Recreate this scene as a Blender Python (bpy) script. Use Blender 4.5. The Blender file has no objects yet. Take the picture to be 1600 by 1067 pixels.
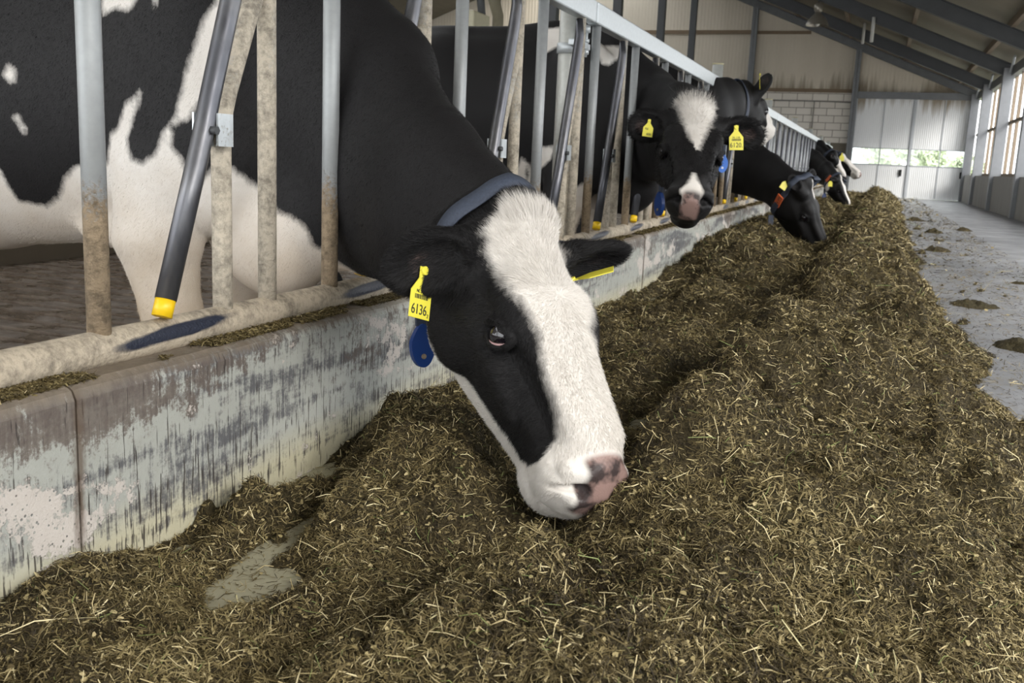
import bpy, bmesh, math, random
import numpy as np
from mathutils import Vector, Matrix
PI = math.pi
rng = np.random.default_rng(7)
SC = bpy.context.scene
COL = SC.collection
S = 0.66                     # one "unit" of the barn = camera height above the feed alley, in metres

# ---------------------------------------------------------------- camera
cam = bpy.data.cameras.new('camera'); camo = bpy.data.objects.new('camera', cam); COL.objects.link(camo)
cam.sensor_width = 36; cam.lens = 1521.05 / 1600 * 36; cam.clip_start = .05; cam.clip_end = 400
R = [[0.9376010007469053, 0.3449178078725098, 0.04400078647961052],
     [-0.10496169127544015, 0.16011147902945633, 0.981502601956612],
     [0.33149269488632926, -0.9248762187965601, 0.18632383943440128]]
camo.matrix_world = Matrix.Translation((0, 0, S)) @ Matrix(R).transposed().to_4x4()
cam.dof.use_dof = True; cam.dof.focus_distance = 1.75; cam.dof.aperture_fstop = 13
SC.camera = camo
# ---------------------------------------------------------------- daylight and exposure
w = bpy.data.worlds.new('sky'); SC.world = w; w.use_nodes = True
nt = w.node_tree; bg = nt.nodes['Background']
bg.inputs[0].default_value = (.96, .98, 1.0, 1); bg.inputs[1].default_value = 3.6
def sunlight(rot, strength, angle):
    l = bpy.data.lights.new('sun', 'SUN'); l.energy = strength; l.angle = angle; l.color = (1, .96, .9)
    o = bpy.data.objects.new('sun', l); COL.objects.link(o); o.rotation_euler = rot
    return o
# bright side of the overcast sky, to the right and a little behind the camera: it comes in over the low side wall
sunlight((math.radians(58), 0, math.radians(58)), 5.2, math.radians(30))
SC.view_settings.view_transform = 'Standard'; SC.view_settings.look = 'None'
SC.view_settings.exposure = 0.20; SC.view_settings.gamma = 1; SC.view_settings.use_curve_mapping = False
SC.cycles.max_bounces = 6; SC.cycles.diffuse_bounces = 4; SC.cycles.use_denoising = True
SC.cycles.sample_clamp_indirect = 6

# ---------------------------------------------------------------- helpers
def tag(o, label=None, cat=None, group=None, kind=None):
    if label: o['label'] = label
    if cat: o['category'] = cat
    if group: o['group'] = group
    if kind: o['kind'] = kind
    return o
def empty(name, loc=(0, 0, 0), label=None, cat=None, group=None):
    o = bpy.data.objects.new(name, None); COL.objects.link(o); o.location = loc
    return tag(o, label, cat, group)
def link(name, me, mat, parent=None, smooth=True):
    o = bpy.data.objects.new(name, me); COL.objects.link(o)
    if mat: me.materials.append(mat)
    if parent is not None:
        o.parent = parent
        o.matrix_parent_inverse = Matrix.Translation(-parent.location)   # children are modelled in world coordinates
    if smooth: me.shade_smooth() if hasattr(me, 'shade_smooth') else None
    return o
def mesh_np(name, V, Q, mat=None, parent=None, smooth=True):
    """mesh from a vertex array and a quad (or triangle) array"""
    V = np.ascontiguousarray(V, np.float32); Q = np.ascontiguousarray(Q, np.int32)
    me = bpy.data.meshes.new(name); n, k = Q.shape
    me.vertices.add(len(V)); me.vertices.foreach_set('co', V.ravel())
    me.loops.add(n * k); me.loops.foreach_set('vertex_index', Q.ravel())
    me.polygons.add(n); me.polygons.foreach_set('loop_start', np.arange(0, n * k, k, dtype=np.int32))
    me.update(calc_edges=True); me.validate()
    if smooth: me.polygons.foreach_set('use_smooth', np.ones(len(me.polygons), bool))
    return link(name, me, mat, parent, False)
def attr(o, name, vals, kind='FLOAT'):
    a = o.data.attributes.new(name, kind, 'POINT')
    a.data.foreach_set('value' if kind == 'FLOAT' else 'color', np.ascontiguousarray(vals, np.float32).ravel())
class MB:
    """collects shapes of ONE object"""
    def __init__(s): s.b = bmesh.new()
    def box(s, a, c, bev=0.0):
        a = Vector(a); c = Vector(c)
        r = bmesh.ops.create_cube(s.b, size=1, matrix=Matrix.Translation((a + c) / 2) @ Matrix.Diagonal((*(c - a), 1)))
        if bev:
            es = {e for v in r['verts'] for e in v.link_edges}
            bmesh.ops.bevel(s.b, geom=list(es), offset=bev, segments=2, affect='EDGES', profile=.5)
        return s
    def tube(s, pts, r, n=16, cap=True):
        """round bar through pts; r a number or one per point"""
        pts = [Vector(p) for p in pts]; rs = r if hasattr(r, '__len__') else [r] * len(pts)
        rings = []; ref = None
        for i, p in enumerate(pts):
            d = (pts[min(i + 1, len(pts) - 1)] - pts[max(i - 1, 0)]).normalized()
            if ref is None:
                ref = Vector((1, 0, 0)) if abs(d.x) < .9 else Vector((0, 1, 0))
            u = (ref - d * ref.dot(d)).normalized(); v = d.cross(u); ref = u
            rings.append([s.b.verts.new(p + (u * math.cos(2 * PI * k / n) + v * math.sin(2 * PI * k / n)) * rs[i]) for k in range(n)])
        for a, b in zip(rings, rings[1:]):
            for k in range(n):
                s.b.faces.new((a[k], a[(k + 1) % n], b[(k + 1) % n], b[k])).smooth = True
        if cap:
            s.b.faces.new(rings[0][::-1]); s.b.faces.new(rings[-1])
        return s
    def prism(s, pts, axis, a, c):
        """polygon pts (2D) extruded along axis 0/1/2 from a to c"""
        def P(p, t):
            q = list(p); q.insert(axis, t); return q
        lo = [s.b.verts.new(P(p, a)) for p in pts]; hi = [s.b.verts.new(P(p, c)) for p in pts]
        n = len(pts)
        s.b.faces.new(lo[::-1]); s.b.faces.new(hi)
        for k in range(n): s.b.faces.new((lo[k], lo[(k + 1) % n], hi[(k + 1) % n], hi[k]))
        return s
    def ball(s, c, r, seg=20, rings=12):
        bmesh.ops.create_uvsphere(s.b, u_segments=seg, v_segments=rings, radius=1,
            matrix=Matrix.Translation(c) @ Matrix.Diagonal((*(r if hasattr(r, '__len__') else (r, r, r)), 1)))
        for f in s.b.faces: f.smooth = True
        return s
    def build(s, name, mat, parent=None):
        bmesh.ops.recalc_face_normals(s.b, faces=s.b.faces)
        me = bpy.data.meshes.new(name); s.b.to_mesh(me); s.b.free()
        return link(name, me, mat, parent, False)
def copy_tree(o, off, parent=None):
    c = o.copy(); COL.objects.link(c)
    if parent is None: c.location = o.location + Vector(off)
    else: c.parent = parent
    for ch in o.children: copy_tree(ch, off, c)
    return c

# ---------------------------------------------------------------- materials
class NT:
    def __init__(s, name, rough=.6, metal=0.0, spec=.5):
        s.m = bpy.data.materials.new(name); s.m.use_nodes = True; s.t = s.m.node_tree
        s.p = s.t.nodes['Principled BSDF']
        s.p.inputs['Roughness'].default_value = rough; s.p.inputs['Metallic'].default_value = metal
        s.p.inputs['Specular IOR Level'].default_value = spec
        s._c = None
    def n(s, typ, **k):
        x = s.t.nodes.new(typ)
        for a, b in k.items():
            if a[0] == 'i' and a[1:].isdigit(): s.set(x, int(a[1:]), b)
            elif a.startswith('in_'): s.set(x, a[3:].replace('_', ' '), b)
            else: setattr(x, a, b)
        return x
    def set(s, x, key, b):
        if hasattr(b, 'is_linked') or isinstance(b, bpy.types.NodeSocket): s.t.links.new(b, x.inputs[key])
        else: x.inputs[key].default_value = b
    def coord(s, scale=(1, 1, 1), loc=(0, 0, 0), rot=(0, 0, 0)):
        c = s.n('ShaderNodeTexCoord'); m = s.n('ShaderNodeMapping')
        m.inputs['Scale'].default_value = scale; m.inputs['Location'].default_value = loc; m.inputs['Rotation'].default_value = rot
        s.t.links.new(c.outputs['Object'], m.inputs[0]); return m.outputs[0]
    def noise(s, scale=5, detail=4, rough=.55, vec=None, dist=0.0):
        x = s.n('ShaderNodeTexNoise'); x.inputs['Scale'].default_value = scale; x.inputs['Detail'].default_value = detail
        x.inputs['Roughness'].default_value = rough; x.inputs['Distortion'].default_value = dist
        s.t.links.new(vec if vec is not None else s.coord(), x.inputs['Vector']); return x.outputs[0]
    def ramp(s, fac, stops, interp='LINEAR'):
        x = s.n('ShaderNodeValToRGB'); s.t.links.new(fac, x.inputs[0]); e = x.color_ramp; e.interpolation = interp
        while len(e.elements) < len(stops): e.elements.new(.5)
        for el, (p, c) in zip(e.elements, stops):
            el.position = p; el.color = (*c, 1) if hasattr(c, '__len__') else (c, c, c, 1)
        return x.outputs[0]
    def mix(s, fac, a, b, mode='MIX'):
        x = s.n('ShaderNodeMix', data_type='RGBA', blend_type=mode)
        for k, v in ((0, fac), (6, a), (7, b)):
            if isinstance(v, bpy.types.NodeSocket): s.t.links.new(v, x.inputs[k])
            else: x.inputs[k].default_value = v if k == 0 or len(v) == 4 else (*v, 1)
        return x.outputs[2]
    def math(s, op, a, b=0.0, clamp=False):
        x = s.n('ShaderNodeMath', operation=op, use_clamp=clamp)
        for k, v in ((0, a), (1, b)):
            if isinstance(v, bpy.types.NodeSocket): s.t.links.new(v, x.inputs[k])
            else: x.inputs[k].default_value = v
        return x.outputs[0]
    def attr(s, name):
        x = s.n('ShaderNodeAttribute', attribute_name=name); return x
    def color(s, c):
        if isinstance(c, bpy.types.NodeSocket): s.t.links.new(c, s.p.inputs['Base Color'])
        else: s.p.inputs['Base Color'].default_value = (*c, 1)
        return s
    def rough(s, v): s.set(s.p, 'Roughness', v); return s
    def bump(s, h, strength=.3, dist=.01):
        x = s.n('ShaderNodeBump'); x.inputs['Strength'].default_value = strength; x.inputs['Distance'].default_value = dist
        s.t.links.new(h, x.inputs['Height']); s.t.links.new(x.outputs[0], s.p.inputs['Normal']); return s
def plain(name, c, rough=.6, metal=0., spec=.5, vary=.12, scale=20):
    t = NT(name, rough, metal, spec)
    t.color(t.mix(t.noise(scale, 5), tuple(x * (1 - vary) for x in c), tuple(min(1, x * (1 + vary)) for x in c)))
    return t.m
# ================================================================ SDF BEGIN (numpy only)
def nrm(v):
    v = np.array(v, float); return v / np.linalg.norm(v)
def smin(a, b, k):
    h = np.clip(.5 + .5 * (b - a) / k, 0, 1)
    return b + (a - b) * h - k * h * (1 - h)
class Prim:
    """one soft shape: f(points)->distance, box = centre and reach, k = blend radius, op 'u' union or 's' cut"""
    def __init__(s, f, c, r, k=.02, op='u'): s.f = f; s.c = np.array(c, float); s.r = r; s.k = k; s.op = op
def ellipsoid(c, r, B=None, k=.02, op='u'):
    c = np.array(c, float); r = np.array(r, float); B = np.eye(3) if B is None else B
    m = r.min()
    def f(P):
        q = ((P - c) @ B) / r; n = np.sqrt((q * q).sum(1)); g = np.sqrt(((q / r) ** 2).sum(1)) + 1e-9
        return n * (n - 1) / g
    return Prim(f, c, r.max(), k, op)
def seg(p0, p1, a0, b0, a1, b1, u0, u1=None, k=.03, op='u'):
    """elliptical limb from p0 to p1: half width a along the side axis u, half depth b across it"""
    p0 = np.array(p0, float); p1 = np.array(p1, float); d = p1 - p0; L = np.linalg.norm(d); ax = d / L
    u1 = u0 if u1 is None else u1
    def ortho(u):
        u = np.array(u, float); u = u - ax * (u @ ax); return u / np.linalg.norm(u)
    U0, U1 = ortho(u0), ortho(u1)
    def f(P):
        q = P - p0; t = np.clip(q @ ax / L, 0, 1); c = q - t[:, None] * d
        u = U0 + (U1 - U0) * t[:, None]; u /= np.linalg.norm(u, axis=1)[:, None]
        v = np.cross(ax, u); a = a0 + (a1 - a0) * t; b = b0 + (b1 - b0) * t; m = np.minimum(a, b)
        qu = (c * u).sum(1); qv = (c * v).sum(1); qa = c @ ax
        X = np.stack([qu / a, qv / b, qa / m], 1); n = np.sqrt((X * X).sum(1))
        g = np.sqrt((qu / a**2)**2 + (qv / b**2)**2 + (qa / m**2)**2) + 1e-9
        return n * (n - 1) / g
    return Prim(f, (p0 + p1) / 2, L / 2 + max(a0, b0, a1, b1), k, op)
def chain(pts, k=.03):
    """pts: (point, half width, half depth, side axis)"""
    return [seg(A[0], B[0], A[1], A[2], B[1], B[2], A[3], B[3], k) for A, B in zip(pts, pts[1:])]
def cap(p0, p1, r0, r1, k=.02, op='u'):
    d = np.array(p1, float) - p0; u = np.cross(d, (0, 0, 1.))
    if np.linalg.norm(u) < 1e-6 * np.linalg.norm(d) + 1e-9: u = np.array((1., 0, 0))
    return seg(p0, p1, r0, r0, r1, r1, u, None, k, op)
def evaluate(prims, P, big=.25):
    d = np.full(len(P), big)
    for s in prims:
        m = ((P - s.c) ** 2).sum(1) < (s.r + s.k + .12) ** 2
        if not m.any(): continue
        q = s.f(P[m])
        d[m] = smin(d[m], q, s.k) if s.op == 'u' else -smin(-d[m], q, s.k)
    return d
HEADX = np.array([-.07, -.03, 0., .05, .11, .175, .225, .27, .33, .385, .435, .475, .503])
HTOP = np.array([-.03, .010, .022, .018, .012, .008, .002, -.003, -.008, -.012, -.016, -.030, -.064])
HBOT = np.array([-.19, -.21, -.232, -.256, -.268, -.262, -.249, -.236, -.216, -.200, -.184, -.158, -.120])
HWT = np.array([.030, .055, .070, .082, .088, .088, .074, .058, .047, .045, .050, .048, .026])
HWM = np.array([.055, .080, .090, .096, .100, .102, .095, .084, .071, .065, .070, .066, .038])
HWB = np.array([.045, .060, .068, .070, .068, .060, .052, .046, .040, .040, .048, .044, .024])
EYE = (.212, .088, -.066)
def head_prims(B, t, s, ears=None, jaw=0.0):
    """B columns: muzzle axis, cow's left, forehead normal; t: poll; s: size"""
    B = np.array(B, float); t = np.array(t, float); out = []
    W = lambda p: t + s * (B @ np.array(p, float))
    def loft(P):
        q = (P - t) @ B / s; x = q[:, 0]; xc = np.clip(x, HEADX[0], HEADX[-1])
        I = lambda A: np.interp(xc, HEADX, A)
        top, bot = I(HTOP), I(HBOT); c = (top + bot) / 2; h = (top - bot) / 2
        u = (q[:, 2] - c) / h; wt, wm, wb = I(HWT), I(HWM), I(HWB)
        uu = np.clip(u, -1, 1)
        w_ = np.where(uu > .1, wm + (wt - wm) * np.clip((uu - .1) / .65, 0, 1.2) ** 1.5, wm + (wb - wm) * np.clip((.1 - uu) / .8, 0, 1.1))
        n = (np.abs(q[:, 1] / w_) ** 2.7 + np.abs(u) ** 2.7) ** (1 / 2.7)
        d = (n - 1) * np.minimum(w_, h) * .9
        ex = np.abs(x - xc)
        return np.where(ex > 0, np.sqrt(np.maximum(d, 0) ** 2 + ex ** 2) + np.minimum(d, 0) * (ex <= 0), d) * s
    out.append(Prim(loft, W((.22, 0, -.12)), .36 * s, .03 * s))
    E_ = lambda c, r, k=.02, op='u', BB=None: out.append(ellipsoid(W(c), np.array(r) * s, B if BB is None else B @ BB, k * s, op))
    C_ = lambda a, b, r0, r1, k, op='u': out.append(cap(W(a), W(b), r0 * s, r1 * s, k * s, op))
    E_((.0, 0, .006), (.050, .052, .028), .03)                   # poll knob
    E_((.452, 0, -.098), (.056, .070, .066), .025)               # muzzle
    E_((.425, 0, -.172), (.050, .044, .026), .015)               # chin
    ex, ey, ez = EYE
    for g in (-1, 1):
        E_((.110, .070 * g, -.165), (.085, .032, .075), .03)     # cheek
        E_((.182, .074 * g, -.026), (.046, .020, .022), .04)     # brow
        C_((.250, .078 * g, -.110), (.33, .064 * g, -.122), .014, .010, .02)    # facial crest
        C_((.245, .060 * g, -.034), (.41, .040 * g, -.034), .014, .014, .03)    # side of nose
        E_((ex, (ey + .004) * g, ez), (.032, .024, .024), .014, 's')            # eye socket
        ca, sa = math.cos(.5), math.sin(.5); R0 = []                            # lids: an almond, front corner up
        for a in np.linspace(0, 2 * PI, 15):
            u, v = .0310 * math.cos(a), .0190 * math.sin(a)
            R0.append((ex + u * ca - v * sa, (ey + .009 - .009 * math.cos(a) ** 2) * g, ez + u * sa + v * ca, v))
        for q0, q1 in zip(R0, R0[1:]):
            r = .0066 if q0[3] + q1[3] > 0 else .0046
            C_(q0[:3], q1[:3], r, r, .006)
        C_((ex - .030, (ey - .002) * g, ez + .014), (ex + .014, (ey - .004) * g, ez + .036), .005, .005, .012)   # fold over the lid
        E_((.492, .038 * g, -.066), (.022, .011, .012), .006, 's')              # nostril, comma shaped
        C_((.486, .050 * g, -.070), (.468, .070 * g, -.094), .007, .004, .006, 's')
        C_((.478, .036 * g, -.046), (.460, .062 * g, -.060), .009, .007, .012)  # wing of nostril
        C_((.365, .066 * g, -.152), (.44, .070 * g, -.150), .005, .005, .008, 's')   # mouth line
        C_((.44, .070 * g, -.150), (.495, .03 * g, -.142), .005, .005, .008, 's')
    # ears: (side, root local, direction world, cup normal world, length, half width)
    for (root, dr, nn, L, hw) in (ears or []):
        r0 = W(root); dr = nrm(dr); nn = nrm(np.array(nn, float) - dr * (np.array(nn, float) @ dr)); ww = np.cross(nn, dr)
        BB = np.stack([dr, ww, nn], 1)
        out.append(cap(r0 - dr * .035 * s, r0 + dr * .05 * s, .034 * s, .034 * s, .03 * s))
        out.append(ellipsoid(r0 + dr * L * .52, (L * .52, hw, .020 * s), BB, .02 * s))
        out.append(ellipsoid(r0 + dr * L * .56 + nn * .026 * s, (L * .44, hw * .78, .026 * s), BB, .01 * s, 's'))
    return out
def cow_frame(o, ang=0.0, s=1.0):
    c, n = math.cos(ang), math.sin(ang); A = np.array([[c, -n, 0], [n, c, 0], [0, 0, 1.]])
    return lambda p: np.array(o, float) + s * (A @ np.array(p, float)), A
def torso_prims(o, ang=0.0, s=1.0, legs=True, hind=True):
    W, A = cow_frame(o, ang, s); y = A[:, 1]; out = []
    S_ = lambda p, q, a0, b0, a1, b1, k=.06: out.append(seg(W(p), W(q), a0 * s, b0 * s, a1 * s, b1 * s, y, None, k * s))
    E_ = lambda c, r, k=.06, op='u': out.append(ellipsoid(W(c), np.array(r) * s, A, k * s, op))
    S_((-.12, 0, .98), (-.75, 0, .95), .235, .40, .33, .43)
    S_((-.75, 0, .95), (-1.25, 0, .97), .33, .43, .27, .40)
    E_((.02, .16, .98), (.20, .10, .36)); E_((.02, -.16, .98), (.20, .10, .36))
    E_((.10, .17, .80), (.15, .085, .17), .05); E_((.10, -.17, .80), (.15, .085, .17), .05)
    E_((-.08, 0, 1.32), (.30, .075, .12)); E_((.22, 0, .70), (.16, .12, .17))
    S_((-.2, 0, 1.36), (-1.3, 0, 1.34), .05, .05, .07, .06)
    if hind:
        E_((-1.40, 0, 1.10), (.36, .26, .32)); E_((-1.18, .22, 1.30), (.09, .06, .06), .05); E_((-1.18, -.22, 1.30), (.09, .06, .06), .05)
        E_((-1.30, 0, .62), (.24, .17, .15), .05)
        out += [cap(W((-1.74, 0, 1.25)), W((-1.80, 0, .95)), .035 * s, .025 * s, .03), cap(W((-1.80, 0, .95)), W((-1.80, .02, .5)), .025 * s, .05 * s, .03)]
    if legs:
        for g in (-1, 1):
            P = [(-.02, .17 * g, .78, .085, .13), (-.03, .18 * g, .60, .070, .115), (.0, .17 * g, .42, .056, .075), (.0, .165 * g, .18, .030, .034), (.0, .16 * g, .12, .036, .040), (.04, .16 * g, .04, .045, .055)]
            for p, q in zip(P, P[1:]): S_(p[:3], q[:3], p[3], p[4], q[3], q[4], .03)
            if hind:
                P = [(-1.42, .17 * g, .95, .10, .20), (-1.36, .20 * g, .72, .08, .13), (-1.58, .18 * g, .50, .038, .065), (-1.56, .17 * g, .20, .030, .036), (-1.53, .17 * g, .12, .036, .042), (-1.49, .17 * g, .04, .045, .055)]
                for p, q in zip(P, P[1:]): S_(p[:3], q[:3], p[3], p[4], q[3], q[4], .03)
    return out
def axis_grid(lo, hi, flo, fhi, hf, hc):
    """grid lines: fine spacing hf inside [flo, fhi], growing to hc outside"""
    g = list(np.arange(flo, fhi, hf)); h = hf; x = flo
    L = []
    while x > lo: h = min(hc, h * 1.15); x -= h; L.append(x)
    h = hf; x = g[-1]
    while x < hi: h = min(hc, h * 1.15); x += h; g.append(x)
    return np.array(L[::-1] + g)
def surface(prims, gx, gy, gz):
    """surface nets over a rectilinear grid, evaluated only near the surface"""
    n = (len(gx), len(gy), len(gz)); st = 4
    ci = [np.arange(0, m + st, st).clip(0, m - 1) for m in n]
    cx, cy, cz = [(g[c[:-1]] + g[np.minimum(c[:-1] + st, len(g) - 1)]) / 2 for g, c in zip((gx, gy, gz), ci)]
    hx, hy, hz = [(g[np.minimum(c[:-1] + st, len(g) - 1)] - g[c[:-1]]) / 2 for g, c in zip((gx, gy, gz), ci)]
    G = np.stack(np.meshgrid(cx, cy, cz, indexing='ij'), -1).reshape(-1, 3)
    rad = np.sqrt(hx[:, None, None] ** 2 + hy[None, :, None] ** 2 + hz[None, None, :] ** 2).ravel()
    D = np.concatenate([evaluate(prims, G[i:i + 200000]) for i in range(0, len(G), 200000)])
    nb = (len(cx), len(cy), len(cz)); near = (np.abs(D) < rad * 1.7 + .012)
    F = np.repeat(np.repeat(np.repeat(D.reshape(nb), st, 0), st, 1), st, 2)[:n[0], :n[1], :n[2]].astype(np.float32)
    Mk = np.repeat(np.repeat(np.repeat(near.reshape(nb), st, 0), st, 1), st, 2)[:n[0], :n[1], :n[2]]
    I = np.argwhere(Mk)
    for i in range(0, len(I), 400000):
        J = I[i:i + 400000]; P = np.stack([gx[J[:, 0]], gy[J[:, 1]], gz[J[:, 2]]], 1)
        F[J[:, 0], J[:, 1], J[:, 2]] = evaluate(prims, P)
    neg = F < 0
    c = np.zeros((n[0] - 1, n[1] - 1, n[2] - 1), np.int8)
    for a in (0, 1):
        for b in (0, 1):
            for e in (0, 1): c += neg[a:n[0] - 1 + a, b:n[1] - 1 + b, e:n[2] - 1 + e]
    A = np.argwhere((c > 0) & (c < 8)); idx = np.full(c.shape, -1, np.int32); idx[A[:, 0], A[:, 1], A[:, 2]] = np.arange(len(A))
    cor = [(a, b, e) for a in (0, 1) for b in (0, 1) for e in (0, 1)]
    val = {q: F[A[:, 0] + q[0], A[:, 1] + q[1], A[:, 2] + q[2]] for q in cor}
    pos = {q: np.stack([gx[A[:, 0] + q[0]], gy[A[:, 1] + q[1]], gz[A[:, 2] + q[2]]], 1) for q in cor}
    V = np.zeros((len(A), 3)); cnt = np.zeros(len(A))
    for q in cor:
        for ax in range(3):
            if q[ax]: continue
            r = tuple(1 if i == ax else q[i] for i in range(3)); a, b = val[q], val[r]
            m = (a < 0) != (b < 0); t = np.where(m, a / np.where(a - b == 0, 1, a - b), 0)
            V[m] += (pos[q] + (pos[r] - pos[q]) * t[:, None])[m]; cnt[m] += 1
    V /= cnt[:, None]
    for _ in range(2):                                           # pull the vertices onto the surface
        e = 1e-3; d = evaluate(prims, V)
        g = np.stack([evaluate(prims, V + np.eye(3)[i] * e) - d for i in range(3)], 1) / e
        gn = (g * g).sum(1); V -= g * np.clip(d / np.maximum(gn, .3), -.004, .004)[:, None]
    Q = []
    for ax in range(3):
        sl = [slice(1, -1)] * 3; sl[ax] = slice(0, n[ax] - 1)
        s2 = list(sl); s2[ax] = slice(1, n[ax])
        a, b = neg[tuple(sl)], neg[tuple(s2)]; E = np.argwhere(a != b)
        o = np.array([1, 1, 1]); o[ax] = 0; E = E + o
        u, v = [(1, 2), (2, 0), (0, 1)][ax]
        def at(du, dv):
            K = E.copy(); K[:, u] += du; K[:, v] += dv; return idx[K[:, 0], K[:, 1], K[:, 2]]
        q = np.stack([at(-1, -1), at(0, -1), at(0, 0), at(-1, 0)], 1)
        fl = ~neg[E[:, 0], E[:, 1], E[:, 2]]; q[fl] = q[fl][:, ::-1]; Q.append(q)
    Q = np.concatenate(Q); Q = Q[(Q >= 0).all(1)]
    return V, Q
def inpoly(x, y, poly):
    """signed distance to a polygon, positive inside"""
    poly = np.array(poly, float); ins = np.zeros(len(x), bool); d = np.full(len(x), 1e9)
    for (x0, y0), (x1, y1) in zip(poly, np.roll(poly, -1, 0)):
        m = (y0 > y) != (y1 > y)
        with np.errstate(divide='ignore', invalid='ignore'): ins ^= m & (x < (x1 - x0) * (y - y0) / (y1 - y0) + x0)
        ex, ey = x1 - x0, y1 - y0; t = np.clip(((x - x0) * ex + (y - y0) * ey) / (ex * ex + ey * ey + 1e-12), 0, 1)
        d = np.minimum(d, np.hypot(x - x0 - t * ex, y - y0 - t * ey))
    return np.where(ins, d, -d)
# ================================================================ SDF END
# ================================================================ THE BARN (walls, floor, roof, gates)
def dirty_metal(name, c, dirt, amount, rough=.42, zlo=.35, zhi=.9, wl=.5):
    """galvanised steel with dried feed on it, more of it low down"""
    t = NT(name, rough, .3, .5)
    n = t.noise(95, 6, .75); n2 = t.noise(9, 4, .6, t.coord((1, 1, .35)))
    z = t.n('ShaderNodeSeparateXYZ'); t.t.links.new(t.n('ShaderNodeNewGeometry').outputs['Position'], z.inputs[0])
    low = t.n('ShaderNodeMapRange', i1=zhi, i2=zlo); t.t.links.new(z.outputs[2], low.inputs[0])
    f = t.math('ADD', t.math('MULTIPLY', low.outputs[0], wl), t.math('ADD', t.math('MULTIPLY', n2, .75), t.math('MULTIPLY', n, .75)))
    fac = t.ramp(t.math('MULTIPLY', f, .5), [((1.05 - amount * .6) / 2, 0), ((1.22 - amount * .6) / 2, 1)])
    base = t.mix(t.noise(60, 3), tuple(x * .85 for x in c), tuple(min(1, x * 1.1) for x in c))
    dc = t.mix(t.ramp(t.math('ADD', t.math('MULTIPLY', t.noise(70, 5, .75), .6), t.math('MULTIPLY', t.noise(16, 3, .6), .4)), [(.38, 0), (.56, 1)]), tuple(x * .42 for x in dirt), dirt)
    t.color(t.mix(fac, base, dc)); t.set(t.p, 'Metallic', t.math('SUBTRACT', .35, t.math('MULTIPLY', fac, .35)))
    t.rough(t.math('ADD', rough, t.math('MULTIPLY', fac, .4)))
    return t.bump(t.math('MULTIPLY', t.math('ADD', n, t.noise(160, 3)), fac), .5, .004).m
DIRT = (.34, .26, .17)
M_post = dirty_metal('galvanised_dirty', (.34, .355, .36), DIRT, .12, .52, zlo=.45, zhi=.66, wl=.75)
M_bar2 = dirty_metal('galvanised_very_dirty', (.50, .49, .45), (.54, .48, .385), .40, zlo=.2, zhi=1.6)
M_rail = dirty_metal('galvanised_rail', (.62, .66, .68), DIRT, .04, .38)
M_steel = plain('grey_painted_steel', (.062, .066, .070), .55, .2, vary=.2, scale=6)
M_steel2 = plain('galvanised_frame', (.15, .157, .163), .5, .3, vary=.25, scale=8)
M_dark = plain('black_gap', (.01, .01, .01), .9)

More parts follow.
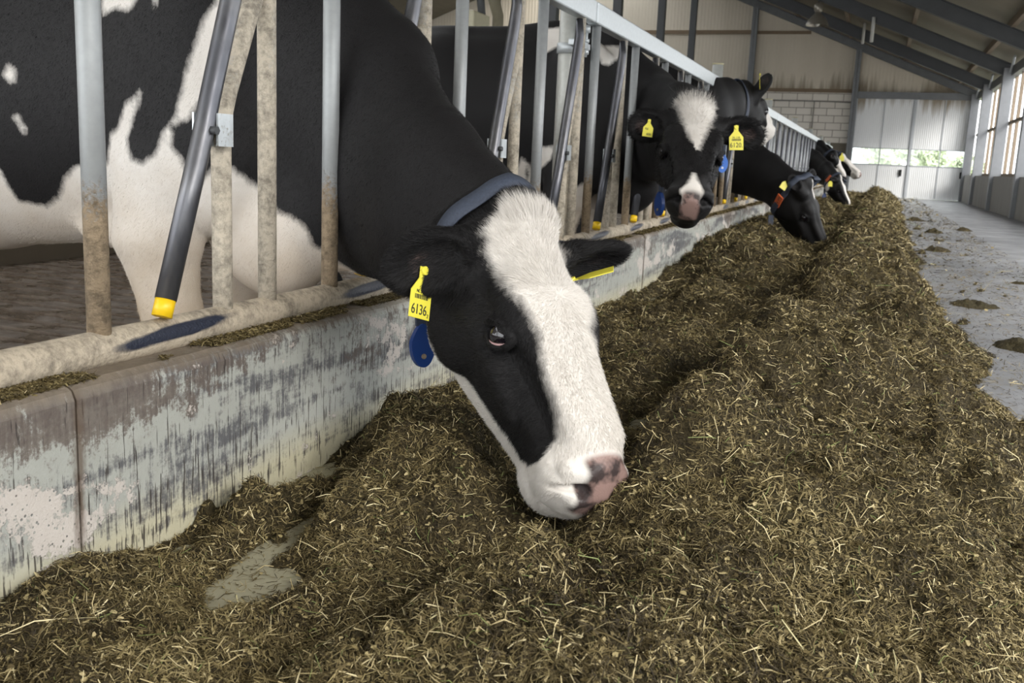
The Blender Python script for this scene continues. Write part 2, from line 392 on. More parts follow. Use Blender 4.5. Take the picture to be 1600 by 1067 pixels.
def kerb_mat():
    t = NT('weathered_concrete', .72)
    A, M = (lambda a, b: t.math('ADD', a, b)), (lambda a, b: t.math('MULTIPLY', a, b))
    z = t.n('ShaderNodeSeparateXYZ'); t.t.links.new(t.coord(), z.inputs[0]); Z = z.outputs[2]; Y = z.outputs[1]
    def zr(a, b_): r = t.n('ShaderNodeMapRange', i1=a, i2=b_); t.t.links.new(Z, r.inputs[0]); return r.outputs[0]
    mott = t.noise(34, 8, .78); fine = t.noise(1.0, 3, .6, t.coord((60, 150, 11)), .3); drip = t.noise(1.0, 2, .5, t.coord((60, 190, 13), (3, 5, 1)), .2)
    band = t.noise(1.0, 4, .55, t.coord((1, 1.0, 12)), .4); zone = t.noise(1.0, 3, .5, t.coord((1, 1.7, 5), (8, 2, 5)))
    base = t.mix(t.noise(5, 5), (.32, .33, .30), (.43, .44, .40))
    base = t.mix(zr(.115, .05), base, (.50, .47, .335))
    base = t.mix(M(t.ramp(mott, [(.50, 0), (.62, 1)]), .25), base, (.20, .17, .14))
    # level bands of blue grey wear, broken up by speckle and drips
    m = A(A(M(band, 1.05), M(mott, .70)), A(M(fine, .50), M(zr(.07, .16), .06)))
    base = t.mix(M(t.ramp(M(m, .5), [(.570, 0), (.640, 1)]), .84), base, (.062, .062, .075))
    # brown scuffs in the upper half
    m = A(A(M(zone, .9), M(mott, .85)), A(M(zr(.15, .27), .14), M(fine, .20)))
    base = t.mix(M(t.ramp(M(m, .5), [(.550, 0), (.590, 1)]), .85), base, t.mix(t.noise(80, 4, .7), (.075, .058, .05), (.17, .135, .11)))
    # short dark drips
    m = A(A(drip, M(band, .42)), M(zr(.26, .10), .07))
    base = t.mix(M(t.ramp(m, [(.870, 0), (.905, 1)]), .88), base, (.035, .028, .024))
    # pitted pale crust
    w1 = t.noise(1.0, 3, .55, t.coord((2, 3.2, 7.5), (9, 2.15, 3.1)))
    wf = t.ramp(A(w1, M(mott, .55)), [(.882, 0), (.900, 1)])
    vo = t.n('ShaderNodeTexVoronoi'); vo.inputs['Scale'].default_value = 110; t.t.links.new(t.coord(), vo.inputs['Vector'])
    wf = M(wf, t.ramp(A(vo.outputs['Distance'], M(t.noise(20, 2), .3)), [(.33, 0), (.40, 1)]))
    base = t.mix(wf, base, (.55, .505, .46))
    # brown weeping joints between the cast lengths
    j = t.math('ABSOLUTE', t.math('SUBTRACT', t.math('FRACT', M(t.math('SUBTRACT', Y, 1.06 - 1.86 - 3.72 * 4), 1 / 3.72)), .5))
    jm = A(M(j, -85), M(t.noise(1, 4, .7, t.coord((20, 30, 12))), 1.0))
    base = t.mix(M(t.ramp(jm, [(.18, 0), (.48, 1)]), .8), base, (.11, .075, .05))
    tp = t.n('ShaderNodeMapRange', i1=.294, i2=.314); t.t.links.new(A(Z, M(t.noise(14, 5, .7), .035)), tp.inputs[0]); 
    tp2 = t.n('ShaderNodeMapRange', i1=.306, i2=.330); t.t.links.new(A(Z, M(t.noise(14, 5, .7), .035)), tp2.inputs[0])
    base = t.mix(tp2.outputs[0], base, t.mix(t.noise(60, 6, .75), (.10, .075, .05), (.32, .265, .20)))
    t.color(base)
    return t.bump(A(M(wf, .7), A(mott, M(t.noise(140, 4, .7), .6))), .5, .005).m
KX = -1.57 * S; KZ = .47 * S; PX = KX - .086
def kerb():
    b = MB(); y = -1.5; L = 3.72; y0 = 1.06 - L
    k = 0
    while y0 < 29.6:
        y1 = min(y0 + L - .006, 29.62)
        n = max(2, int((y1 - y0) / .25)); R_ = random.Random(k)
        prof = lambda a: [(KX, 0 - .17), (KX, KZ - .022), (KX - .006, KZ - .008), (KX - .020, KZ), (KX - .24, KZ - .004), (KX - .26, KZ - .02), (KX - .26, -.17)]
        rows = []
        for i in range(n + 1):
            yy = y0 + (y1 - y0) * i / n; dx = R_.uniform(-.0015, .0015); dz = R_.uniform(-.003, .003)
            rows.append([b.b.verts.new((x + dx, yy, z + (dz if z > .2 else 0))) for x, z in prof(0)])
        for a, c in zip(rows, rows[1:]):
            for j in range(len(a) - 1): b.b.faces.new((a[j], a[j + 1], c[j + 1], c[j]))
        b.b.faces.new(rows[0]); b.b.faces.new(rows[-1][::-1])
        y0 += L; k += 1
    o = b.build('wall_left', kerb_mat()); tag(o, kind='structure')
kerb()
def floor_mat():
    t = NT('feed_alley_concrete', .45)
    n = t.noise(2.2, 6, .6); p = t.coord()
    x = t.n('ShaderNodeSeparateXYZ'); t.t.links.new(p, x.inputs[0])
    near = t.n('ShaderNodeMapRange', i1=.2, i2=-.35); t.t.links.new(x.outputs[0], near.inputs[0])
    grey = t.ramp(n, [(.3, (.155, .16, .17)), (.7, (.25, .255, .27))])
    grey = t.mix(t.ramp(t.noise(16, 6, .7), [(.55, 0), (.75, 1)]), grey, (.17, .15, .12))
    cream = t.mix(t.noise(12, 5), (.27, .25, .16), (.40, .38, .28))
    t.color(t.mix(near.outputs[0], grey, cream))
    t.rough(t.ramp(t.noise(3, 4), [(.3, .28), (.7, .55)])); return t.bump(t.noise(60, 5), .15, .004).m
tag(MB().box((KX - .02, -8, -.2), (2.6, 29.62, 0)).build('floor', floor_mat()), kind='structure')
# slatted floor the cows stand on
def slat_mat():
    t = NT('wet_slats', .35)
    t.color(t.mix(t.ramp(t.noise(9, 6, .7), [(.38, 0), (.7, 1)]), (.085, .062, .044), (.19, .15, .115)))
    t.rough(t.ramp(t.noise(7, 3), [(.4, .22), (.7, .6)])); return t.bump(t.noise(40, 5, .7), .35, .006).m
b = MB(); y = -1
while y < 29.5: b.box((-5.2, y, -.29), (KX - .26, y + .115, -.17)); y += .175
M_slat = slat_mat(); tag(b.build('floor_slatted', M_slat), kind='structure')
tag(MB().box((-19, -1.5, -.6), (KX - .26, 29.62, -.3)).build('floor_pit', plain('pit', (.008, .006, .005), .8)), kind='structure')
tag(MB().box((-9.2, -1.5, -.3), (-5.2, 29.62, .03)).build('floor_cubicles', plain('cubicle_bedding', (.12, .095, .065), .9, scale=12)), kind='structure')

# roof
EX, EZ, SL, RX = 2.386, 2.73, .40, -8.0
rz = lambda x: EZ + SL * (EX - x) if x > RX else EZ + SL * (EX - RX) - SL * (RX - x)
def roof_mat():
    t = NT('insulated_roof_sheet', .7)
    ww = t.n('ShaderNodeTexWave', wave_type='BANDS', bands_direction='X'); ww.inputs['Scale'].default_value = 1.6; ww.inputs['Distortion'].default_value = 0
    t.t.links.new(t.coord(), ww.inputs[0])
    t.color(t.mix(t.noise(1.3, 5, .6), (.19, .17, .13), (.30, .275, .215))); return t.bump(ww.outputs[0], .15, .02).m
M_roof = roof_mat()
b = MB(); x0, x1 = RX, EX + .25
x0 = RX + 1.0; b.prism([(x0, rz(x0) + .32), (x1, rz(x1) + .32), (x1, rz(x1) + .40), (x0, rz(x0) + .40)], 1, -8.0, 29.9)
x0 = RX - 1.0; b.prism([(x0, rz(x0) + .32), (x0, rz(x0) + .40), (-18.6, rz(-18.6) + .40), (-18.6, rz(-18.6) + .32)], 1, -8.0, 29.9)
tag(b.build('ceiling', M_roof), kind='structure')
b = MB(); M_wood = plain('brown_timber', (.20, .155, .11), .7, vary=.3, scale=9)
x = EX - .5
while x > RX:
    b.box((x - .04, -1.5, rz(x) + .19), (x + .04, 29.6, rz(x) + .325)); x -= 1.45
tag(b.build('trim_purlins', M_wood), kind='structure')
M_col = plain('galvanised_column', (.22, .23, .245), .45, .3, vary=.15, scale=8)
FR = [29.52, 26.4, 22.5, 18.6, 14.7, 10.8, 6.9, 3.0, -.9, -4.8]
def ibeam(b, p0, p1, h, wd, up=(0, 0, 1)):
    p0 = Vector(p0); p1 = Vector(p1); d = (p1 - p0).normalized(); up = Vector(up); up = (up - d * up.dot(d)).normalized(); s_ = d.cross(up)
    for (a0, a1, c0, c1) in ((-wd / 2, wd / 2, -h, -h + .014), (-wd / 2, wd / 2, -.014, 0), (-.006, .006, -h, 0)):
        vs = [b.b.verts.new(q + s_ * a + up * c) for q in (p0, p1) for a in (a0, a1) for c in (c0, c1)]
        for f in ((0, 1, 3, 2), (4, 6, 7, 5), (0, 4, 5, 1), (2, 3, 7, 6), (0, 2, 6, 4), (1, 5, 7, 3)): b.b.faces.new([vs[i] for i in f])
for k, y in enumerate(FR):
    b = MB(); zt = .19
    ibeam(b, (EX, y, rz(EX) + zt), (RX, y, rz(RX) + zt), .26 if k else .20, .14)
    tag(b.build('trim_%d' % (k + 1), M_steel if k else M_steel2, None), kind='structure')
    b = MB(); b.box((EX - .17, y - .10, 0), (EX + .04, y + .10, rz(EX) + .12), .006)
    tag(b.build('trim_%d' % (k + 11), M_col, None), kind='structure')
    if 0 < k < 5:
        b = MB(); b.box((-4.93, y - .08, -.17), (-4.77, y + .08, rz(-4.85) - .05))
        tag(b.build('trim_%d' % (k + 21), M_steel, None), kind='structure')
# eaves: light purlin and short galvanised braces at every frame
b = MB(); b.box((EX - .02, -1.5, EZ - .03), (EX + .12, 29.6, EZ + .16)); tag(b.build('trim_eaves', M_steel2), kind='structure')
b = MB()
for y in FR[:6]:
    b.tube([(EX - .05, y, EZ - .02), (EX - .05, y - .55, EZ + .30)], .025, 8)
tag(b.build('trim_braces', M_rail), kind='structure')
# right side: low concrete wall, timber posts and open ventilation above
t = NT('right_wall_concrete', .8); t.color(t.mix(t.noise(1, 5, .6, t.coord((2, 4, .7))), (.23, .22, .20), (.40, .39, .37))); t.bump(t.noise(30, 4), .2, .01)
b = MB(); y = -7.5
while y < 29.5: b.box((EX - .10, y, -.05), (EX + .08, min(29.6, y + 3.0) - .012, .70)); y += 3.0
tag(b.build('wall_right', t.m), kind='structure')
b = MB(); y = -1.2
while y < 29.4:
    b.box((EX + .08, y, .68), (EX + .14, y + .10, EZ)); y += .95
b.box((EX + .06, -1.5, .68), (EX + .16, 29.6, .76)); b.box((EX + .06, -1.5, 1.75), (EX + .12, 29.6, 1.81))
tag(b.build('trim_window_posts', M_wood), kind='structure')
# end wall above the gates and behind the cows
def sheet(name, c1, c2, dirt, sx, dtop=None):
    t = NT(name, .6)
    ww = t.n('ShaderNodeTexWave', wave_type='BANDS', bands_direction='X'); ww.inputs['Scale'].default_value = sx; ww.inputs['Distortion'].default_value = 0
    t.t.links.new(t.coord(), ww.inputs[0])
    c = t.mix(t.noise(1, 4, .6, t.coord((1.6, 1, .15))), c1, c2)
    drip = t.noise(1, 4, .6, t.coord((9, 1, .5)))
    z = t.n('ShaderNodeSeparateXYZ'); t.t.links.new(t.coord(), z.inputs[0])
    f = t.math('MULTIPLY', drip, .5)
    if dtop:
        r = t.n('ShaderNodeMapRange', i1=dtop[0], i2=dtop[1]); t.t.links.new(z.outputs[2], r.inputs[0])
        big = t.noise(1, 2, .5, t.coord((.9, 1, .4), (3, 0, 0)))
        f = t.math('ADD', t.math('ADD', f, t.math('MULTIPLY', r.outputs[0], .45)), t.math('MULTIPLY', big, .5))
        c = t.mix(t.ramp(f, [(.80, 0), (.98, 1)]), c, dirt)
    t.color(c); return t.bump(ww.outputs[0], .25, .02).m
YE = 29.7
M_gable = sheet('beige_gable_sheet', (.48, .43, .34), (.64, .58, .475), (.24, .20, .14), 3.2, (4.0, 2.9))
b = MB()
b.prism([(-.69, 2.86), (EX, 2.86), (EX + .1, rz(EX) + .3), (-.69, rz(-.69) + .34)], 1, YE, YE + .08)
b.prism([(-18.5, 2.86), (-.70, 2.86), (-.70, rz(-.7) + .34), (RX, rz(RX) + .34), (-18.5, rz(-18.5) + .34)], 1, YE, YE + .08)
tag(b.build('wall_back', M_gable), kind='structure')
t = NT('brown_band', .7); t.color(t.mix(t.noise(3, 4, .6, t.coord((1, 1, 3))), (.13, .09, .055), (.22, .16, .10)))
b = MB()
b.box((-18.5, YE - .05, 2.83), (-.72, YE, 2.93)); b.box((-18.5, YE - .05, 4.42), (-3.7, YE, 4.53)); b.box((-3.6, YE - .05, 4.42), (-2.1, YE, 4.51))
tag(b.build('trim_gable', t.m), kind='structure')
t = NT('white_blockwork', .8)
bk = t.n('ShaderNodeTexBrick'); bk.inputs['Scale'].default_value = 1; bk.inputs['Brick Width'].default_value = .42; bk.inputs['Row Height'].default_value = .20
bk.inputs['Mortar Size'].default_value = .012; bk.inputs['Color1'].default_value = (.70, .66, .59, 1); bk.inputs['Color2'].default_value = (.64, .60, .53, 1); bk.inputs['Mortar'].default_value = (.30, .27, .23, 1)
t.t.links.new(t.coord(rot=(PI / 2, 0, 0)), bk.inputs[0]); t.color(bk.outputs[0])
tag(MB().box((-18.5, YE - .02, 1.45), (-.74, YE + .06, 2.84)).build('wall_back_masonry', t.m), kind='structure')
tag(MB().box((-18.5, YE - .04, -.3), (-.74, YE + .06, 1.45)).build('wall_back_plinth', plain('dark_concrete', (.15, .13, .10), .8)), kind='structure')
b = MB(); ibeam(b, (-3.66, YE - .05, 1.4), (-3.66, YE - .05, rz(-3.66) + .1), .16, .16, (0, 1, 0)); tag(b.build('trim_31', M_steel2), kind='structure')
b = MB(); ibeam(b, (-.76, YE - .05, 0), (-.76, YE - .05, rz(-.76) + .1), .18, .15, (0, 1, 0)); tag(b.build('trim_32', M_steel2), kind='structure')
tag(MB().box((-.69, YE - .16, 2.69), (EX, YE, 2.87)).build('trim_33', M_steel2), kind='structure')
tag(MB().box((-18.7, -1.5, -.6), (-18.5, 29.7, rz(-18.6) + .3)).build('wall_far_left', plain('far_wall', (.14, .12, .09), .8)), kind='structure')
# two sliding gates with window bands
M_gate = sheet('white_gate_sheet', (.68, .69, .69), (.78, .79, .79), (.30, .255, .19), 6.0, (1.7, 2.75))
def glass():
    m = bpy.data.materials.new('window_pane'); m.use_nodes = True; n = m.node_tree; n.nodes.clear()
    o = n.nodes.new('ShaderNodeOutputMaterial'); x = n.nodes.new('ShaderNodeMixShader'); tr = n.nodes.new('ShaderNodeBsdfTransparent'); g = n.nodes.new('ShaderNodeBsdfGlossy')
    g.inputs['Roughness'].default_value = .05; tr.inputs[0].default_value = (.93, .96, .95, 1); x.inputs[0].default_value = .07
    n.links.new(tr.outputs[0], x.inputs[1]); n.links.new(g.outputs[0], x.inputs[2]); n.links.new(x.outputs[0], o.inputs[0]); return m
M_glass = glass(); M_gframe = plain('gate_frame', (.42, .44, .46), .5)
for k, (a, c) in enumerate(((-.69, .82), (.86, 2.38))):
    d = empty('door_%d' % (k + 1), (a, YE - .03, 0)); tag(d, kind='structure')
    y0, y1 = YE - .03, YE + .02; m = (a + c) / 2
    b = MB(); b.box((a, y0, .0), (c, y1, .90)); b.box((a, y0, 1.35), (c, y1, 2.69)); b.build('panel', M_gate, d)
    b = MB()
    for x in (a, m - .015, c - .03): b.box((x, y0 - .012, .03), (x + .03, y1, 2.69))
    for z in (.88, 1.33): b.box((a, y0 - .012, z), (c, y1, z + .03))
    b.build('door_frame', M_gframe, d)
    MB().box((a, y0 + .02, .90), (c, y0 + .026, 1.35)).build('pane', M_glass, d)
    MB().box((c - .20, y0 - .04, .60), (c - .13, y0 - .005, .78), .01).build('handle', M_dark, d)
tag(MB().box((.82, YE - .06, 0), (.86, YE + .02, 2.69)).build('trim_34', M_gframe), kind='structure')
# conduit on the blockwork
b = MB(); b.tube([(-3.5, YE - .05, 2.59), (-1.83, YE - .05, 2.59), (-1.83, YE - .05, 1.5)], .02, 8); b.tube([(-1.83, YE - .05, 2.59), (-.8, YE - .05, 2.57)], .015, 8)
tag(b.build('conduit', plain('conduit_grey', (.22, .21, .19), .6)), 'thin grey conduit pipe running across the white blockwork wall', 'pipe')
# outside: yard, grass, trees seen through the gate windows
tag(MB().box((-40, 29.95, -.12), (45, 90, -.03)).build('floor_outside', plain('grass_field', (.34, .40, .22), .9, vary=.2, scale=3)), kind='structure')
tag(MB().box((2.75, -20, -.12), (60, 29.95, -.04)).build('floor_yard', plain('yard_paving', (.36, .35, .33), .9, scale=3)), kind='structure')
tag(MB().box((-40, -20, -.14), (2.75, -8.0, -.06)).build('floor_apron', plain('apron_paving', (.36, .35, .33), .9, scale=3)), kind='structure')
M_leaf = plain('leaves', (.58, .62, .48), .7, vary=.2, scale=1.5); M_bark = plain('bark', (.12, .09, .06), .9)
def tree(x, y, h, r, label, seed):
    o = empty('tree', (x, y, -.05), label, 'tree', 'trees outside the gates'); R_ = random.Random(seed)
    MB().tube([(x, y, -.05), (x + .05, y, h * .35), (x, y + .1, h * .6)], [.16, .12, .07], 10).build('trunk', M_bark, o)
    V, Q = [], []; n = 5200; c = np.random.default_rng(seed)
    u = c.normal(size=(n, 3)); u /= np.linalg.norm(u, axis=1)[:, None]; rr = r * c.uniform(.35, 1, n) ** .5 * (1 + .25 * np.sin(u[:, 0] * 7 + u[:, 2] * 5))
    P = np.array([x, y, h * .62]) + u * rr[:, None] * [1, 1, .8]; a = c.normal(size=(n, 3)) * .085; bb = c.normal(size=(n, 3)) * .085
    V = np.stack([P - a, P + bb, P + a, P - bb], 1).reshape(-1, 3); mesh_np('foliage', V, np.arange(4 * n).reshape(-1, 4), M_leaf, o, False)
tree(.35, 52, 2.3, .95, 'pale green round tree seen through the left gate window', 1)
tree(2.4, 56, 2.2, .9, 'pale green tree seen through the middle of the gate windows', 2)
tree(3.9, 50, 1.6, .65, 'low green tree seen through the right gate window', 3)
# lamp under the rafters
lp = empty('ceiling_lamp', (-1.48, 22.3, 3.62), 'grey bell-shaped lamp hanging under the dark rafters', 'lamp')
M_lamp = plain('lamp_aluminium', (.30, .28, .24), .35, .6)
b = MB(); b.tube([(-1.48, 22.3, 3.66), (-1.48, 22.3, 3.70), (-1.48, 22.3, 3.80), (-1.48, 22.3, 3.90), (-1.48, 22.3, 3.93)], [.235, .225, .17, .07, .06], 24, False).build('lamp_shade', M_lamp, lp)
b = MB(); b.tube([(-1.48, 22.3, 3.92), (-1.48, 22.3, 3.97), (-1.48, 22.3, 4.08), (-1.48, 22.3, 4.12)], [.055, .085, .085, .04], 20).build('lamp_housing', M_lamp, lp)
MB().tube([(-1.48, 22.3, 4.11), (-1.48, 22.3, rz(-1.48) + .2)], .012, 8).build('hook', M_steel, lp)
MB().ball((-1.48, 22.3, 3.74), (.07, .07, .10)).build('bulb', plain('bulb_glass', (.7, .7, .66), .2), lp)
for x, y, z0, l_ in ((-.36, 22.4, 3.34, 'short white pipe hanging down beside a dark rafter'), (-.62, 26.2, 3.75, 'short pale pipe hanging from the second rafter near the gable')):
    tag(MB().tube([(x, y, z0), (x, y, z0 + .5)], .035, 10).build('hanging_pipe', plain('white_pipe', (.55, .55, .52), .5)), l_, 'pipe')
# ================================================================ FEED FENCE with self-locking bars
def swing_mat():
    t = NT('worn_dark_steel', .3, .75)
    t.color(t.mix(t.ramp(t.noise(12, 5, .6, t.coord((1, 1, .3))), [(.45, 0), (.75, 1)]), (.11, .113, .128), (.20, .20, .205)))
    t.rough(t.ramp(t.noise(20, 4), [(.4, .33), (.7, .5)])); return t.m
M_swing = swing_mat(); M_yel = plain('yellow_plastic', (.85, .55, .01), .4, vary=.05)
def pipe_mat():
    m = dirty_metal('bottom_pipe', (.50, .52, .52), (.50, .43, .33), .46, .35, .25, 1.0)
    t = NT.__new__(NT); t.m = m; t.t = m.node_tree; t.p = t.t.nodes['Principled BSDF']
    f = t.ramp(t.math('ADD', t.math('MULTIPLY', t.attr('rub').outputs['Fac'], .5), t.math('MULTIPLY', t.noise(30, 5, .6, t.coord((1, .35, 1))), .5)), [(.30, 0), (.50, 1)])
    c = t.p.inputs['Base Color'].links[0].from_socket; t.color(t.mix(f, c, (.022, .027, .045)))
    r = t.p.inputs['Roughness'].links[0].from_socket; t.rough(t.math('SUBTRACT', r, t.math('MULTIPLY', f, .42), True))
    return m
M_pipe = pipe_mat(); M_sup = dirty_metal('support_metal', (.56, .57, .54), (.50, .44, .34), .25, .45, .25, 1.0); M_rub = plain('rubbed_steel', (.06, .066, .085), .3, .6)
RZ0, RZ1 = 1.195, 1.279; PZ = .332; UP = .7007; GRP = 'self-locking feed fence panels in a row'
def panel(y0, y1, first, n, label, upright=()):
    """bars from A = first, one set every UP"""
    X = PX; P = empty('feed_fence_panel', (X, y0, KZ), label, 'feed fence', GRP)
    MB().box((X - .024, y0 + .008, RZ0), (X + .024, y1 - .008, RZ1), .006).build('top_rail', M_rail, P)
    m_, K = int((y1 - y0) / .012), 28; ys = np.linspace(y0, y1, m_ + 1); an = np.arange(K) * 2 * PI / K      # 0 = top, 90 degrees = feed side
    YY, AA = np.meshgrid(ys, an, indexing='ij'); I = np.arange((m_ + 1) * K).reshape(m_ + 1, K)
    V = np.stack([X + .030 * np.sin(AA), YY, PZ + .030 * np.cos(AA)], -1).reshape(-1, 3)
    Q = np.stack([I[:-1], np.roll(I, -1, 1)[:-1], np.roll(I, -1, 1)[1:], I[1:]], -1).reshape(-1, 4)
    pr = mesh_np('bottom_rail', V, Q, M_pipe, P); rub = np.full(YY.shape, -1.0)
    for k in range(n):                       # wear left where the end of each locking bar drags over the pipe
        u = (YY - (first + UP * k + .155)) / .185; w_ = 72 - 16 * u; rub = np.maximum(rub, 1 - u * u - ((np.degrees(AA) - w_) / 30) ** 2)
    attr(pr, 'rub', rub.ravel())
    def straight(y, m=M_post): MB().tube([(X, y, PZ), (X, y, RZ0 + .01)], .0185, 16).build('upright_bar', m, P)
    for k in range(n):
        A = first + UP * k
        straight(A); straight(A + .46, M_bar2)
        MB().tube([(X, A + .315, PZ), (X, A + .315, .50), (X, A + .315, .685), (X, A + .322, .72), (X, A + .335, .755), (X, A + .40, .895), (X, A + .436, .965)], .0185, 16).build('bent_bar', M_bar2, P)
        xs = X + .012
        if k in upright: top, piv, bot = (A + .445, 1.19), (A + .25, .68), (A + .135, .40)
        else: top, piv, bot = (A + .413, 1.185), (A + .25, .68), (A + .142, .395)
        s = MB(); s.tube([(xs, bot[0], bot[1]), (xs, A + .228, .62), (xs, piv[0], piv[1]), (xs, A + .268, .735), (xs, A + .385, 1.06), (xs, A + .402, 1.125), (xs - .006, top[0], top[1])],
            [.0185, .0185, .0185, .0185, .0185, .0175, .013], 16)
        so = s.build('locking_bar', M_swing, P)
        d = Vector((0, bot[0] - piv[0], bot[1] - piv[1])).normalized(); q = Vector((xs, bot[0], bot[1]))
        MB().tube([q + d * -.003, q + d * .030], .0172, 16).build('yellow_end_cap', M_yel, so)
        br = MB(); br.box((X - .008, A + .245, .655), (X - .004, A + .330, .712)); br.box((X + .030, A + .262, .655), (X + .034, A + .305, .712)); br.box((X - .008, A + .297, .655), (X + .034, A + .303, .712))
        bo = br.build('bracket', M_rail, P)
        MB().tube([(X + .028, A + .25, .682), (X + .041, A + .25, .682)], .008, 6).build('bolt', M_steel, bo)
    return P
def support(y, label):
    o = empty('support_post', (PX - .085, y, KZ - .003), label, 'post', 'posts behind the feed fence')
    MB().tube([(PX - .085, y, KZ - .003), (PX - .085, y, 1.415)], .041, 20).build('post', M_sup, o)
    MB().tube([(PX - .085, y, 1.415), (PX - .085, y, 1.425)], .043, 20).build('post_cap', plain('post_cap_yellow', (.55, .50, .30), .6), o)
    b = MB(); b.box((PX - .06, y - .09, 1.10), (PX - .026, y + .11, 1.125), .003); b.box((PX - .05, y - .03, 1.03), (PX - .044, y + .05, 1.20))
    b.tube([(PX - .085, y, 1.075), (PX - .085, y, 1.115)], .047, 20)
    for yy in (-.04, .06):
        b.tube([(PX - .03, y + yy, 1.07), (PX - .03, y + yy, 1.19)], .006, 8)
        b.tube([(PX - .03, y + yy, 1.08), (PX - .03, y + yy, 1.10)], .013, 6); b.tube([(PX - .03, y + yy, 1.125), (PX - .03, y + yy, 1.14)], .013, 6)
        b.tube([(PX - .03, y + yy, 1.165), (PX - .03, y + yy, 1.195)], .015, 6)
    b.build('clamp', M_rail, o)
PER = 3.85
panel(.10, 3.893, .4986, 5, 'nearest feed fence panel, in front of the eating cow with tag 6136', upright=(2,))
names = ['second feed fence panel, where the cow facing the camera puts her head through', 'third feed fence panel, behind the black cow lowering her head with tag 32',
         'fourth feed fence panel, seen edge-on and empty of cows', 'fifth feed fence panel with the first distant cow at its far end', 'sixth feed fence panel, among the distant cows',
         'farthest feed fence panel, next to the gates']
for i, l_ in enumerate(names):
    y0 = 3.898 + PER * i
    P = panel(y0, y0 + PER - .006, y0 + .085, 5, l_)
    y = y0 + .085 + UP * 5; MB().tube([(PX, y, PZ), (PX, y, RZ0 + .01)], .0185, 12).build('upright_bar', M_post, P)
for i in range(7):
    support(3.885 + PER * i, ['nearest support post with clamp behind the first joint of the top rail', 'support post whose pale cap shows above the rail left of the cows behind',
        'support post with its cap just right of the turned-away cow', 'fourth support post along the fence from the camera', 'fifth support post along the fence from the camera',
        'sixth support post along the fence, above the distant cows', 'last support post before the far gates'][i])
# ================================================================ FEED on the alley
def vnoise(x, y, seed):
    xi = np.floor(x).astype(np.int64); yi = np.floor(y).astype(np.int64); fx = x - xi; fy = y - yi
    fx = fx * fx * (3 - 2 * fx); fy = fy * fy * (3 - 2 * fy)
    def h(a, b):
        n = (a * 374761393 + b * 668265263 + seed * 974634777) & 0x7fffffff
        n = (n ^ (n >> 13)) * 1274126177 & 0x7fffffff
        return ((n ^ (n >> 16)) & 0xffff) / 65535.0
    return (h(xi, yi) * (1 - fx) + h(xi + 1, yi) * fx) * (1 - fy) + (h(xi, yi + 1) * (1 - fx) + h(xi + 1, yi + 1) * fx) * fy
RY = np.array([.0, .5, .75, .95, 1.15, 1.34, 1.65, 2.6, 4, 7, 15, 26, 31])
RXC = np.array([-.40, -.42, -.43, -.41, -.34, -.29, -.245, -.20, -.13, -.06, .0, .07, .1])
RH = np.array([.11, .12, .125, .130, .130, .150, .235, .250, .22, .22, .23, .25, .2])
REDGE = np.array([.50, .52, .55, .57, .60, .62, .63, .66, .55, .43, .50, .55, .5])
BUMPS = [(-.78, 1.72, .24, .26, .105), (-.60, 1.50, .17, .20, .05), (-.95, 2.05, .12, .3, .05), (-.70, 2.25, .16, .22, .05), (-.62, 1.12, .14, .14, .03), (-.97, 1.36, .05, .07, .045), (-.93, 1.0, .12, .1, .02),
    (-.62, 3.0, .22, .35, .055), (-.95, 3.6, .16, .5, .03), (-.60, 4.3, .25, .5, .08), (-.75, 6.2, .3, .8, .11), (-.88, 8.0, .25, 1.2, .11), (-.85, 11, .3, 2, .12), (-.8, 15, .3, 3, .13),
    (-.05, 1.05, .18, .22, .03), (.10, 1.6, .15, .2, .03), (-.02, 2.3, .12, .2, .03), (-.86, .85, .2, .18, .035), (-.1, .78, .2, .15, .03)]
DIPS = [(-1.01, 1.62, .05, .20, .10), (-.37, 1.38, .10, .12, .05), (-.50, 1.36, .10, .12, .05), (-1.0, 1.25, .04, .12, .04), (-.80, 1.14, .052, .12, .085), (-.88, 1.42, .04, .26, .08), (-.98, 1.85, .035, .25, .08), (-.56, 1.24, .13, .13, .08), (-.60, 1.04, .07, .06, .06), (-.66, 1.40, .05, .05, .035), (-.60, .98, .07, .07, .0), (-.80, 2.65, .09, .16, .10), (-.90, 4.75, .10, .55, .10), (-.47, 2.0, .11, .50, .065), (-.42, 1.62, .10, .18, .05), (-.42, 3.1, .11, .6, .07)]
